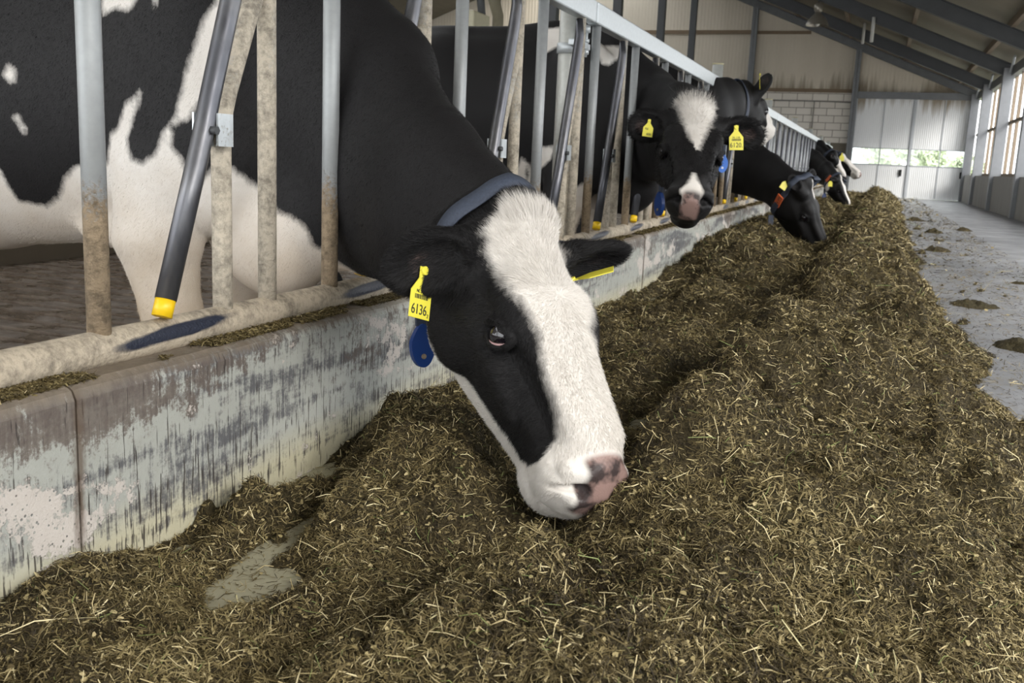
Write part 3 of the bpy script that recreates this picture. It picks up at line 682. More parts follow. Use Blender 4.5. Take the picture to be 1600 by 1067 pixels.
def feed_height(x, y):
    rx = np.interp(y, RY, RXC) + .03 * (vnoise(y * 1.7, y * 0, 5) - .5); h = np.interp(y, RY, RH) * (1 + .22 * (vnoise(y * 1.3, y * 0 + 3, 9) - .5)); ed = np.interp(y, RY, REDGE)
    d = x - rx; ed = ed * (1 + .14 * (vnoise(x * 0 + 7, y * 2.1, 21) - .5) + .12 * (vnoise(x * 0 + 3, y * 6, 22) - .5))
    u = np.clip(d / (ed), 0, 1.5)
    H = np.where(d < 0, h * np.exp(-(d / .14) ** 2), h * (1 - u ** 1.25 * 1.06))
    H = H + (.026 + .012 * np.clip(y - 3, 0, 4)) * np.clip(-d / .12, 0, 1)
    for cx, cy, sx, sy, a in BUMPS: H = H + a * np.exp(-((x - cx) / sx) ** 2 - ((y - cy) / sy) ** 2)
    for cx, cy, sx, sy, a in DIPS: H = H - a * np.exp(-((x - cx) / sx) ** 2 - ((y - cy) / sy) ** 2)
    th = np.clip(H / .1, .25, 1)
    n = .110 * (vnoise(x * 4.3, y * 4.3, 1) - .5) + .085 * (vnoise(x * 10 + 3, y * 10, 2) - .5) + .034 * (vnoise(x * 27, y * 27 + 5, 3) - .5)
    n2 = .016 * (vnoise(x * 60, y * 60, 4) - .5) + .009 * (vnoise(x * 140, y * 140, 6) - .5)
    H = H + n * th + n2 * np.clip(H / .05, .3, 1)
    # crumbs scattered past the edge of the heap
    c = vnoise(x * 9, y * 6, 31) + .5 * vnoise(x * 26, y * 20, 32)
    H = np.maximum(H, (c - 1.24) * .11 * np.clip(1.3 - (x - rx) / (ed * 1.9 + .05), 0, 1) * 3 - .004 - .03 * (x > .95))
    H = np.where((x > -.73) & (x < rx + .1) & (y < 2.3), np.maximum(H, .008 + .016 * vnoise(x * 40, y * 40, 77)), H)
    H = np.minimum(H, .30)
    return np.where(x < KX + .012, np.minimum(H, .03 + H * .5), H)
def feed_mesh():
    ys = [.30]
    while ys[-1] < 29.3: ys.append(ys[-1] + .0058 * max(ys[-1], .8))
    ys = np.array(ys); xs = np.linspace(KX + .004, 1.15, 372)
    X, Y = np.meshgrid(xs, ys, indexing='ij'); H = feed_height(X, Y); H = np.maximum(H, -.012)
    n, m = X.shape; I = np.arange(n * m).reshape(n, m)
    Q = np.stack([I[:-1, :-1], I[1:, :-1], I[1:, 1:], I[:-1, 1:]], -1).reshape(-1, 4)
    hm = H.ravel(); Q = Q[(hm[Q] > -.011).any(1)]
    used = np.unique(Q); re = np.full(n * m, -1); re[used] = np.arange(len(used))
    V = np.stack([X.ravel(), Y.ravel(), hm], 1)[used]
    return V, re[Q], X, Y, H, xs, ys
t = NT('chopped_feed', .85, spec=.25)
c1 = t.noise(70, 6, .75); c2 = t.noise(3.5, 4, .6); c3 = t.noise(210, 3, .6, t.coord((1, .5, 1)))
col = t.ramp(t.math('ADD', t.math('MULTIPLY', c1, .65), t.math('MULTIPLY', c3, .4)), [(.36, (.016, .011, .005)), (.50, (.052, .039, .017)), (.60, (.115, .090, .042)), (.72, (.24, .195, .10))])
t.color(t.mix(t.ramp(c2, [(.35, 0), (.7, .45)]), col, (.05, .045, .014), 'MIX')); t.bump(t.math('ADD', c1, c3), 1.0, .02)
M_feed = t.m
V, Q, GX, GY, GH, gxs, gys = feed_mesh()
heap = mesh_np('feed_heap', V, Q, M_feed); tag(heap, 'long brown heap of chopped silage and straw along the feed fence', 'silage', kind='stuff')
# chopped stalks and straws lying all over it
t = NT('stalks', .7, spec=.3)
t.color(t.ramp(t.attr('tone').outputs['Fac'], [(0, (.020, .014, .006)), (.25, (.062, .046, .018)), (.5, (.145, .110, .045)), (.68, (.26, .21, .095)), (.80, (.44, .36, .19)), (.86, (.66, .57, .34)), (.93, (.15, .18, .05)), (1, (.22, .26, .10))]))
M_stalk = t.m
def stalks(name, P, N, L, W, tone, lift, parent=None, mat=None, flat=.28):
    """ribbons bent once: P roots, N surface normals"""
    n = len(P); a = rng.uniform(0, 2 * PI, n); T = np.stack([np.cos(a), np.sin(a), np.zeros(n)], 1)
    T -= N * (T * N).sum(1)[:, None]; T += N * (rng.normal(size=n) * flat)[:, None]; T /= np.linalg.norm(T, axis=1)[:, None]
    Wd = np.cross(T, N); Wd += N * (rng.normal(size=n) * .6)[:, None]; Wd -= T * (Wd * T).sum(1)[:, None]; Wd /= np.linalg.norm(Wd, axis=1)[:, None]
    c = P + N * lift[:, None]; bend = (N * rng.normal(size=n)[:, None] * .10 + Wd * rng.normal(size=n)[:, None] * .10) * L[:, None]
    A = c - T * L[:, None] / 2; Bm = c + bend; D = c + T * L[:, None] / 2; w = Wd * W[:, None] / 2
    V = np.stack([A - w * .8, A + w * .8, Bm - w, Bm + w, D - w * .5, D + w * .5], 1).reshape(-1, 3)
    V[:, 2] = np.maximum(V[:, 2], .001)
    I = np.arange(n)[:, None] * 6; Q = np.concatenate([I + [0, 1, 3, 2], I + [2, 3, 5, 4]])
    o = mesh_np(name, V, Q, mat or M_stalk, parent, False); attr(o, 'tone', np.repeat(tone, 6)); return o
def scatter(n):
    cw = np.diff(gys)[None, :] * (gxs[1] - gxs[0]); hc = GH[:-1, :-1]; yc = GY[:-1, :-1]; xc = GX[:-1, :-1]
    dist = np.sqrt(xc ** 2 + yc ** 2 + .3)
    wgt = cw * (np.clip((hc + .004) / .012, 0, 1) * .92 + .08) / np.maximum(dist, .8) ** 1.75
    wgt = wgt.ravel() / wgt.sum(); cell = rng.choice(len(wgt), n, p=wgt)
    i, j = np.unravel_index(cell, hc.shape); x = gxs[i] + rng.uniform(0, 1, n) * (gxs[1] - gxs[0]); y = gys[j] + rng.uniform(0, 1, n) * (gys[j + 1] - gys[j])
    e = .006; h = np.maximum(feed_height(x, y), 0); hx = (np.maximum(feed_height(x + e, y), 0) - h) / e; hy = (np.maximum(feed_height(x, y + e), 0) - h) / e
    hx = np.clip(hx, -1.2, 1.2); hy = np.clip(hy, -1.2, 1.2)
    N = np.stack([-hx, -hy, np.ones(n)], 1); N /= np.linalg.norm(N, axis=1)[:, None]
    return np.stack([x, y, h], 1), N, np.sqrt(x * x + y * y + .3)
n = 640000
P, N, d = scatter(n)
lod = np.maximum(1, d / 2.2) ** .8
kind = rng.uniform(0, 1, n)
L = np.exp(rng.normal(np.log(.0115), .5, n)); L = np.clip(L, .004, .045); W = rng.uniform(.0007, .0018, n)
tone = np.clip(rng.normal(.31, .16, n) + .42 * (vnoise(P[:, 0] * 7, P[:, 1] * 7, 61) + .7 * vnoise(P[:, 0] * 19, P[:, 1] * 19, 62) - .85), 0, .70)
m = kind > .87; tone[m] = rng.uniform(.62, .80, m.sum()); L[m] = np.clip(L[m] * 1.25, .01, .055); W[m] *= .8
m = kind > .978; tone[m] = rng.uniform(.78, .885, m.sum()); L[m] = np.clip(L[m] * 1.7, .018, .085); W[m] = rng.uniform(.0010, .0020, m.sum())
m = (kind > .955) & (kind < .962); tone[m] = rng.uniform(.93, 1, m.sum()); L[m] *= 1.5
m = kind < .07; L[m] = rng.uniform(.004, .009, m.sum()); W[m] = rng.uniform(.003, .006, m.sum()); tone[m] = rng.uniform(.3, .8, m.sum())   # chips and leaf pieces
lift = rng.uniform(-.001, .004, n) * lod
st = stalks('chopped_stalks', P, N, L * lod, W * lod, tone, lift, heap); tag(st, kind='stuff')
# dirt and straws on the kerb's top edge
n = 60000
y = .9 + rng.exponential(3.2, n); x = KX - .012 - np.abs(rng.normal(0, .035, n)); k_ = (x > KX - .10) & (y < 25); x, y = x[k_], y[k_]; n = len(x)
keep = vnoise(y * 6, x * 0, 41) + vnoise(y * 30, x * 30, 42) * .5 > .50; x, y = x[keep], y[keep]; n = len(x)
P = np.stack([x, y, np.full(n, KZ + .001)], 1); N = np.tile([0., 0, 1], (n, 1)); lo = np.maximum(1, y / 2.5) ** .8
ks = stalks('crumbs_on_kerb', P, N, np.clip(np.exp(rng.normal(np.log(.008), .5, n)), .003, .04) * lo, rng.uniform(.0008, .003, n) * lo, np.clip(rng.normal(.46, .14, n), .1, .82), rng.uniform(0, .006, n), None)
tag(ks, 'dry crumbs and bits of straw lying on top of the concrete kerb', 'crumbs', kind='stuff')
# loose clumps on the alley floor
for i, (x, y, r, h) in enumerate(((.62, 4.3, .11, .03), (.86, 4.1, .06, .022), (.56, 5.6, .13, .025), (.60, 9.5, .12, .035), (.72, 12.5, .11, .045), (1.12, 13.4, .10, .04), (.62, 15.5, .15, .04), (1.75, 7.5, .10, .014), (.95, 7.0, .06, .014))):
    m_ = 26; u = np.linspace(-1, 1, m_); U, Vv = np.meshgrid(u, u, indexing='ij'); rr = np.sqrt(U ** 2 + Vv ** 2)
    Hh = h * (1 - rr ** 2) * (.6 + .9 * vnoise(U * 4 + i * 9, Vv * 4, 50)) + .012 * (vnoise(U * 11 + i, Vv * 11, 51) - .5) - .004
    I = np.arange(m_ * m_).reshape(m_, m_); Q = np.stack([I[:-1, :-1], I[1:, :-1], I[1:, 1:], I[:-1, 1:]], -1).reshape(-1, 4); Q = Q[(Hh.ravel()[Q] > -.006).any(1)]
    us = np.unique(Q); re = np.full(m_ * m_, -1); re[us] = np.arange(len(us))
    o = mesh_np('feed_clump', np.stack([x + U.ravel() * r, y + Vv.ravel() * r * 1.3, Hh.ravel()], 1)[us], re[Q], M_feed)
    tag(o, ['small clump of silage beside the near end of the bare floor, left of its neighbour', 'small clump of silage farther out on the near floor, by the right edge', 'flat clump just off the heap beyond the two nearest clumps',
        'clump of silage on the floor beside the heap, mid distance', 'dark lump on the floor near the heap, before the isolated one', 'isolated dark clump out on the distant floor', 'farthest clump lying at the foot of the heap',
        'small flat clump alone on the right side of the alley floor', 'thin flat clump on the floor a step off the heap'][i], 'silage', 'loose clumps on the alley floor', 'stuff')
# ================================================================ COWDATA BEGIN (numpy only)
FZ = -.17                                                        # the cows stand a step lower, on slats
def basis(x, up):
    x = nrm(x); z = np.array(up, float); z = nrm(z - x * (x @ z)); return np.stack([x, np.cross(z, x), z], 1)
COWS = {}
# nearest cow, eating
B = basis((.536, -.492, -.686), (.669, -.247, .701))
t = np.array((-.602, 1.72, .546)); s = 1.08; L = B[:, 1]
COWS['near'] = dict(head=(B, t, s), torso=((-1.58, 2.10, FZ), 0, 1.0),
    ears=[((.035, -.092, -.055), (-.694, -.534, -.344), (.413, -.83, -.025), .16, .060),
          ((.035, .092, -.055), (.649, .687, .11), (.24, -.57, -.59), .17, .045)],
    neck=[((-1.48, 2.10, .86), .19, .37, (0, 1, 0)), ((-1.14, 2.065, .66), .130, .30, (.15, 1, 0)), ((-.90, 1.92, .55), .112, .20, (.5, .85, 0)),
          ((-.70, 1.79, .475), .095, .15, L)],
    extra=[((-1.34, 2.02, .47), (.17, .10, .17)), ((-1.80, 1.98, .425), (.08, .04, .035))],
    grid=((-2.9, -.28, -.84, -.28), (1.30, 2.45, 1.34, 1.92), (-.2, 1.36, .10, .70)), h=(.0050, .016))
B = basis((.185, -.85, -.49), (.2, -.46, .86)); t = np.array((-.71, 4.04, .893)); L = B[:, 1]
COWS['second'] = dict(head=(B, t, 1.2), torso=((-1.42, 4.95, FZ), 0, 1.06),
    ears=[((.035, -.092, -.055), (-.85, -.30, -.22), (.33, -.90, .1), .145, .068),
          ((.035, .092, -.055), (.93, .33, -.14), (.25, -.90, -.1), .18, .064)],
    neck=[((-1.33, 4.96, .92), .20, .34, (0, 1, 0)), ((-1.12, 4.93, .84), .15, .28, (.3, 1, 0)), ((-.88, 4.62, .80), .12, .22, (1, .6, 0)),
          ((-.745, 4.17, .77), .10, .16, L)],
    grid=((-3.0, -.35, -1.05, -.42), (3.4, 5.5, 3.45, 4.3), (-.2, 1.5, .42, 1.0)), h=(.0075, .022))
B = basis((.28, .88, -.39), (.12, .3, .93)); t = np.array((-.966, 7.45, 1.235)); L = B[:, 1]
COWS['third'] = dict(head=(B, t, 1.15), torso=((-1.5, 6.95, FZ), 0, 1.06),
    ears=[((.035, -.092, -.03), (.45, .1, .88), (-.3, -.9, .2), .16, .055), ((.035, .092, -.03), (-.8, -.1, .35), (.3, -.9, .3), .15, .045)],
    neck=[((-1.4, 6.95, .97), .20, .32, (0, 1, 0)), ((-1.14, 7.02, 1.03), .14, .25, (-.3, 1, 0)), ((-1.04, 7.22, 1.07), .12, .20, (-.8, .6, 0)),
          ((-.99, 7.38, 1.10), .10, .15, L)],
    grid=((-3.0, -.3, -1.2, -.5), (6.3, 8.4, 6.8, 8.0), (-.2, 1.6, .8, 1.4)), h=(.014, .035))
B = basis((.42, .10, -.90), (.85, -.25, .40)); t = np.array((-.515, 8.25, .575)); L = B[:, 1]
COWS['fourth'] = dict(head=(B, t, 1.25), torso=((-1.5, 8.62, FZ), 0, 1.06),
    ears=[((.035, -.088, -.03), (-.58, -.30, .72), (.3, -.9, 0), .15, .055), ((.02, .088, -.02), (.25, .5, .85), (.6, -.7, 0), .12, .045)],
    neck=[((-1.4, 8.62, .82), .20, .34, (0, 1, 0)), ((-1.12, 8.58, .69), .14, .26, (.1, 1, 0)), ((-.85, 8.42, .59), .115, .19, (.3, .9, 0)),
          ((-.63, 8.28, .47), .11, .17, L)],
    grid=((-3.0, -.1, -1.0, -.25), (7.9, 9.3, 8.0, 8.75), (-.2, 1.5, .1, .8)), h=(.013, .035))
B = basis((.50, -.05, -.86), (.8, -.3, .4)); t = np.array((-.571, 17.5, .58)); L = B[:, 1]
COWS['fifth'] = dict(head=(B, t, 1.1), torso=((-1.5, 18.6, FZ), 0, 1.05),
    ears=[((.035, -.092, -.03), (-.5, -.7, .1), (.5, -.8, -.1), .15, .045), ((.035, .092, -.03), (.7, .7, 0), (.6, -.7, 0), .15, .042)],
    neck=[((-1.4, 18.6, .82), .20, .36, (0, 1, 0)), ((-1.05, 18.3, .72), .15, .28, (.6, .8, 0)), ((-.8, 17.9, .62), .12, .20, (.8, .6, 0)),
          ((-.65, 17.55, .50), .10, .15, L)],
    grid=((-3.0, -.1, -1.1, -.2), (17.1, 19.2, 17.2, 18.2), (-.2, 1.5, .0, .8)), h=(.02, .04))
B = basis((.50, .35, -.75), (.8, -.3, .5)); t = np.array((-.748, 19.5, .99)); L = B[:, 1]
COWS['sixth'] = dict(head=(B, t, 1.1), torso=((-1.5, 20.1, FZ), 0, 1.05),
    ears=[((.035, -.092, -.03), (-.3, -.7, .4), (.5, -.8, -.1), .15, .045), ((.035, .092, -.03), (.3, .9, .1), (.6, -.7, 0), .15, .042)],
    neck=[((-1.4, 20.1, .92), .20, .34, (0, 1, 0)), ((-1.05, 19.9, .96), .15, .27, (.6, .8, 0)), ((-.85, 19.6, .92), .11, .15, L)],
    grid=((-3.0, -.1, -1.1, -.2), (19.1, 20.7, 19.2, 20.2), (-.2, 1.6, .4, 1.2)), h=(.02, .04))
B = basis((.80, -.1, -.60), (.5, -.3, .8)); t = np.array((-.66, 21, .98)); L = B[:, 1]
COWS['seventh'] = dict(head=(B, t, 1.1), torso=((-1.5, 21.3, FZ), 0, 1.05),
    ears=[((.035, -.092, -.03), (-.3, -.9, .2), (.5, -.8, -.1), .15, .045), ((.035, .092, -.03), (.1, .9, .2), (.6, -.7, 0), .15, .042)],
    neck=[((-1.4, 21.3, .92), .20, .34, (0, 1, 0)), ((-1.0, 21.2, .93), .14, .25, (.2, .8, 0)), ((-.76, 21.02, .88), .11, .15, L)],
    grid=((-3.0, 0, -1.1, -.1), (20.6, 21.9, 20.7, 21.4), (-.2, 1.6, .4, 1.2)), h=(.02, .04))
def cow_prims(c):
    B, t, s = c['head']
    return [ellipsoid(p, r, k=.06) for p, r in c.get('extra', [])] + torso_prims(*c['torso'], hind=True) + chain(c['neck'], .05) + head_prims(B, t, s, c['ears'])
def cow_mesh(c):
    (x0, x1, a, b), (y0, y1, e, f), (z0, z1, g, h) = c['grid']; hf, hc = c['h']
    return surface(cow_prims(c), axis_grid(x0, x1, a, b, hf, hc), axis_grid(y0, y1, e, f, hf, hc), axis_grid(z0, z1, g, h, hf, hc))
# ================================================================ COWDATA END
# ================================================================ COWS: coats, eyes, tags, collars
def coat_mat():
    t = NT('cow_coat', .55, spec=.22)
    n = t.noise(55, 5, .75, t.coord((1, 1, .6))); n2 = t.noise(320, 3, .6)
    f = t.math('ADD', t.attr('white').outputs['Fac'], t.math('MULTIPLY', t.math('SUBTRACT', n, .5), .022))
    w = t.ramp(t.math('ADD', t.math('MULTIPLY', f, 60), .5), [(.0, 0), (1, 1)])
    black = t.mix(t.noise(7, 4), (.0055, .005, .0055), (.011, .0105, .011))
    d = t.ramp(t.math('ADD', t.attr('dirt').outputs['Fac'], t.math('MULTIPLY', t.noise(8, 5, .6), .35)), [(.45, 0), (.95, 1)])  # attribute holds dirt plus the shade tone painted on the body
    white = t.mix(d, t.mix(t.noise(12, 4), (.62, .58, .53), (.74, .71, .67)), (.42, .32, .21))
    c = t.mix(w, black, white)
    pk = t.attr('pink').outputs['Fac']
    pink = t.mix(t.ramp(t.noise(20, 3, .6), [(.46, 0), (.58, 1)]), (.25, .165, .145), (.045, .033, .032))
    c = t.mix(t.math('MULTIPLY', pk, 1.0, True), c, pink); t.color(c)
    t.rough(t.math('SUBTRACT', .58, t.math('MULTIPLY', pk, .25)))
    t.p.inputs['Sheen Weight'].default_value = .02; t.p.inputs['Sheen Roughness'].default_value = .45
    return t.bump(t.math('ADD', t.math('MULTIPLY', n, .5), n2), .35, .003).m
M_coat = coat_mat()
M_eye = NT('eye', .04, spec=.8).color((.008, .006, .010)).m
M_pinklid = plain('inner_eyelid', (.42, .26, .26), .4)
M_tag = plain('ear_tag_yellow', (.78, .70, .07), .45, vary=.04); M_ink = plain('black_ink', (.03, .03, .02), .6)
def strap_mat():
    t = NT('woven_strap', .7); t.color(t.mix(t.noise(200, 2), (.020, .026, .045), (.06, .075, .11))); return t.m
M_strap = strap_mat(); M_blue = NT('blue_plastic', .35).color((.010, .045, .20)).m; M_blue2 = NT('bright_blue_plastic', .35).color((.03, .16, .62)).m
M_orange = NT('orange_plastic', .5).color((.62, .12, .03)).m
def fields(name, V):
    """signed white/black field, pink, and dirt with painted body shade at every vertex"""
    c = COWS[name]; B, t0, s = c['head']; q = (V - t0) @ B / s; x, y, z = q.T
    ph = np.degrees(np.arctan2(np.abs(y), z + .12)); right = y < 0; pk = c.get('paint', {})
    head = (x > -.06) & (x < .6) & (np.abs(y) < .125) & (z > -.36) & (z < .1)
    for r0, dr, nn, L_, hw in c['ears']:
        pass
    out = np.full(len(V), -.1)
    def band(tab):
        tab = np.array(tab); return np.interp(x, tab[:, 0], tab[:, 1])
    if 'blaze' in pk:
        R_, Lf = band(pk['blaze'][0]), band(pk['blaze'][1]); f = (np.where(right, R_, Lf) - ph) * .0018
        f = np.minimum(f, (x - pk.get('x0', -.005)) * 1.0)
        if 'jaw' in pk: f = np.maximum(f, np.minimum((ph - band(pk['jaw'])) * .0022, (x - .0)))
        out = np.where(head, np.maximum(out, f), out)
    ear = np.zeros(len(V), bool)
    for r0, dr, nn, L_, hw in c['ears']:
        rt = t0 + s * (B @ np.array(r0)); v = V - rt; d_ = nrm(dr); a = v @ d_
        ear |= (a > .022 * s) & (a < (L_ + .03) * s * 1.1) & (np.linalg.norm(v - a[:, None] * d_, axis=1) < hw * 1.3 * s + .01)
    out[ear] = -.1
    o, ang, ts = c['torso']; lx, ly, lz = ((V - np.array(o)) / ts).T
    body = (V[:, 0] < -1.06) if name in ('near',) else (V[:, 0] < -1.0)
    if 'polys' in pk:
        b = np.full(len(V), -.1)
        for P in pk['polys']: b = np.maximum(b, inpoly(V[:, 0], V[:, 2], P))
        for P in pk.get('holes', []): b = np.minimum(b, -inpoly(V[:, 0], V[:, 2], P))
        out = np.where(body & ~head, b, out)
    else:
        b = (.56 - lz) * .5 + .05 * np.sin(lx * 9) ; b = np.maximum(b, .16 - np.hypot(lx + 1.0, (lz - 1.25) * 1.4))
        out = np.where(body & (lx < .2), b, out)
    for (cx, cy, cz), r in pk.get('spots', []): out = np.maximum(out, r - np.linalg.norm(V - np.array((cx, cy, cz)), axis=1))
    for (a, r) in pk.get('headspots', []):
        g = r - np.sqrt(((q - np.array(a)) ** 2).sum(1)); out = np.where(ear, out, np.maximum(out, g))
    pink = np.clip((x - pk.get('pinkx', .452) + .10 * (z + .05)) / .010, 0, 1) * np.clip((z - pk.get('pinkz', -.112)) / .012, 0, 1) * np.clip((pk.get('pinkw', .046) - np.abs(y)) / .008, 0, 1) * head
    for r0, dr, nn, L_, hw in c['ears']:
        rt = t0 + s * (B @ np.array(r0)); v = V - rt; d_ = nrm(dr); n_ = nrm(np.array(nn) - d_ * (np.array(nn) @ d_))
        e = ((v @ d_) / (L_ * s) - .55) ** 2 / .03 + (np.linalg.norm(v - np.outer(v @ d_, d_), axis=1) / (hw * s)) ** 2 / .16
        pink = np.maximum(pink, .35 * np.clip(1 - e, 0, 1) * pk.get('earpink', 1))
    pink = pink * pk.get('nosepink', 1)
    dirt = (.22 + np.clip((.85 - lz) * 1.0, 0, .8)) * (~head) + np.where(head, np.clip((x - .40) * 3, 0, .25), 0)  # body baseline paints shade behind the fence into the coat; the rest is dirt
    return out, pink, dirt
# white / black outlines read off each animal; (x along the head, angle round it in degrees)
COWS['near']['paint'] = dict(x0=-.012,
    blaze=([(-.05, 10), (-.01, 18), (.004, 26), (.03, 38), (.045, 44), (.055, 40), (.07, 45), (.112, 42), (.173, 38), (.216, 31.5), (.243, 29), (.285, 33), (.31, 36), (.345, 35), (.379, 37), (.405, 44), (.422, 60), (.432, 80), (.44, 180), (.6, 200)],
           [(-.05, 20), (.0, 35), (.12, 45), (.17, 34), (.22, 27), (.28, 38), (.36, 60), (.42, 120), (.6, 200)]),
    jaw=[(.0, 146), (.09, 143), (.12, 141), (.2, 146), (.3, 149), (.381, 138), (.405, 112), (.43, 60)],
    polys=[[(-3.2, .56), (-2.20, .60), (-2.028, .572), (-2.028, .53), (-2.02, .495), (-1.948, .485), (-1.896, .513), (-1.86, .557), (-1.813, .592), (-1.706, .605), (-1.684, .67), (-1.66, .682), (-1.628, .735), (-1.575, .774), (-1.59, .735),
            (-1.629, .665), (-1.617, .616), (-1.584, .606), (-1.542, .629), (-1.519, .675), (-1.497, .70), (-1.482, .718), (-1.473, .766), (-1.46, .82), (-1.427, .93), (-1.409, .965), (-1.40, 1.2), (-1.25, 1.2), (-1.307, .972), (-1.355, .915),
            (-1.387, .885), (-1.419, .768), (-1.455, .712), (-1.493, .695), (-1.496, .648), (-1.475, .628), (-1.445, .557), (-1.40, .604), (-1.361, .606), (-1.341, .583), (-1.323, .559), (-1.276, .511), (-1.225, .493), (-1.207, .472), (-1.202, .436),
            (-1.17, .428), (-1.15, .40), (-1.11, .385), (-1.09, .2), (-1.1, -.3), (-3.2, -.3)],
           [(-1.712, 1.06), (-1.702, .94), (-1.675, .948), (-1.655, .952), (-1.616, .947), (-1.59, .975), (-1.58, 1.06)],
           [(-1.965, .80), (-1.952, .822), (-1.932, .805), (-1.937, .785), (-1.955, .782)], [(-1.952, .70), (-1.94, .705), (-1.925, .675), (-1.932, .665)], [(-1.578, 1.03), (-1.54, .955), (-1.525, 1.03)]])
COWS['second']['paint'] = dict(x0=.0, pinkz=-.135, pinkw=.031,
    polys=[[(-1.66, 1.30), (-1.635, 1.25), (-1.62, 1.20), (-1.598, 1.175), (-1.56, 1.205), (-1.507, 1.21), (-1.50, 1.26), (-1.49, 1.32)], [(-1.33, 1.22), (-1.24, 1.22), (-1.235, 1.17), (-1.262, 1.115), (-1.294, 1.12), (-1.32, 1.17)],
           [(-2.6, .40), (-1.95, .50), (-1.81, .527), (-1.711, .60), (-1.675, .665), (-1.655, .627), (-1.69, .50), (-1.66, .56), (-1.62, .66), (-1.58, .71), (-1.50, .725), (-1.52, .655), (-1.586, .607), (-1.62, .52), (-1.62, .46), (-1.56, .44), (-1.45, .42), (-1.395, .515), (-1.335, .556), (-1.34, .44), (-1.38, .32), (-1.38, -.3), (-2.6, -.3)]],
    blaze=([(-.02, 36), (.0, 35), (.027, 27), (.077, 22.5), (.138, 17), (.232, 8), (.29, -7), (.30, -14), (.405, -14), (.417, 1.5), (.467, 10), (.489, 28), (.6, 28)],
           [(-.02, 38), (.0, 35), (.091, 25.5), (.199, 15.5), (.245, 11), (.29, 7), (.30, -14), (.405, -14), (.417, 1.5), (.45, 6), (.486, 22), (.6, 24)]), pinkx=.484,
    jaw=[(.0, 150), (.1, 152), (.2, 151), (.3, 152), (.36, 168), (.4, 190)])
COWS['third']['paint'] = dict(blaze=([(0, -9), (.25, 0), (.3, 60), (.33, 200)], [(0, -9), (.25, 0), (.3, 60), (.33, 200)]), jaw=[(.0, 150), (.12, 128), (.3, 100)])
COWS['fourth']['paint'] = dict(blaze=([(0, -9), (.5, -9)], [(.0, -9), (.03, 30), (.09, 38), (.13, 0), (.2, -9)]), nosepink=0, earpink=0)
COWS['fifth']['paint'] = dict(blaze=([(-.1, 5), (.15, 12), (.3, 14), (.5, 20)], [(-.1, 60), (.5, 80)]), headspots=[((.06, -.07, -.22), .075), ((.0, -.08, -.05), .0)], nosepink=0)
COWS['sixth']['paint'] = dict(blaze=([(0, -9), (.15, 5), (.2, 70), (.25, 200)], [(0, -9), (.15, 5), (.2, 70), (.25, 200)]), jaw=[(.0, 150), (.12, 100), (.3, 60)])
COWS['seventh']['paint'] = dict(blaze=([(-.05, 60), (.1, 45), (.25, 50), (.33, 60), (.38, 200)], [(-.05, 60), (.3, 60), (.38, 200)]), headspots=[((.09, -.10, -.2), .05)])
def text(body, size, M, mat, parent, name='digits', sx=1.0, ext=.0006):
    cu = bpy.data.curves.new(name, 'FONT'); cu.body = body; cu.size = size; cu.extrude = ext; cu.align_x = 'CENTER'; cu.align_y = 'CENTER'; cu.materials.append(mat)
    tmp = bpy.data.objects.new('tmp', cu); COL.objects.link(tmp); dg = bpy.context.evaluated_depsgraph_get(); dg.update()
    me = bpy.data.meshes.new_from_object(tmp.evaluated_get(dg)); bpy.data.objects.remove(tmp); bpy.data.curves.remove(cu)
    me.transform(M @ Matrix.Diagonal((sx, 1, 1, 1))); me.name = name; me.materials.clear()
    return link(name, me, mat, parent, False)
def frame(o, x, z):
    """matrix with local x along x, local z along z"""
    z = Vector(z).normalized(); x = Vector(x); x = (x - z * x.dot(z)).normalized(); y = z.cross(x)
    M = Matrix((x, y, z)).transposed().to_4x4(); M.translation = Vector(o); return M
def plate(pts, M, th, name, mat, parent, bev=.0006):
    b = MB(); b.prism(pts, 2, 0, th)
    for v in b.b.verts: v.co = M @ v.co
    o = b.build(name, mat, parent)
    return o
def ear_tag(root, at, x, z, sc, rows, bars=True):
    M = frame(at, x, z); w, h = .027 * sc, .034 * sc
    pts = [(-w, -h), (w, -h), (w, h * .45), (.0085 * sc, h * 1.15), (.0085 * sc, h * 1.75), (-.0085 * sc, h * 1.75), (-.0085 * sc, h * 1.15), (-w, h * .45)]
    o = plate(pts, M, .0022 * sc, 'ear_tag', M_tag, root); o['label'] = 'yellow ear tag'
    b = MB(); b.tube([(0, h * 1.55, 0), (0, h * 1.55, .007 * sc)], .008 * sc, 14)
    for v in b.b.verts: v.co = M @ v.co
    bt = b.build('button', M_tag, o)
    for (s_, y, size, x_, sx) in rows: text(s_, size * sc, M @ Matrix.Translation((x_ * sc, y * sc, .0024 * sc)), M_ink, o, 'tag_number', sx)
    if bars:
        b = MB(); R_ = random.Random(3); xx = -.017
        while xx < .016: wd = R_.choice((.0008, .0014, .002)); b.box((xx * sc, .001 * sc, .0021 * sc), ((xx + wd) * sc, .009 * sc, .0026 * sc)); xx += wd + R_.choice((.0009, .0015))
        for v in b.b.verts: v.co = M @ v.co
        bc = b.build('barcode', M_ink, o)
    return o
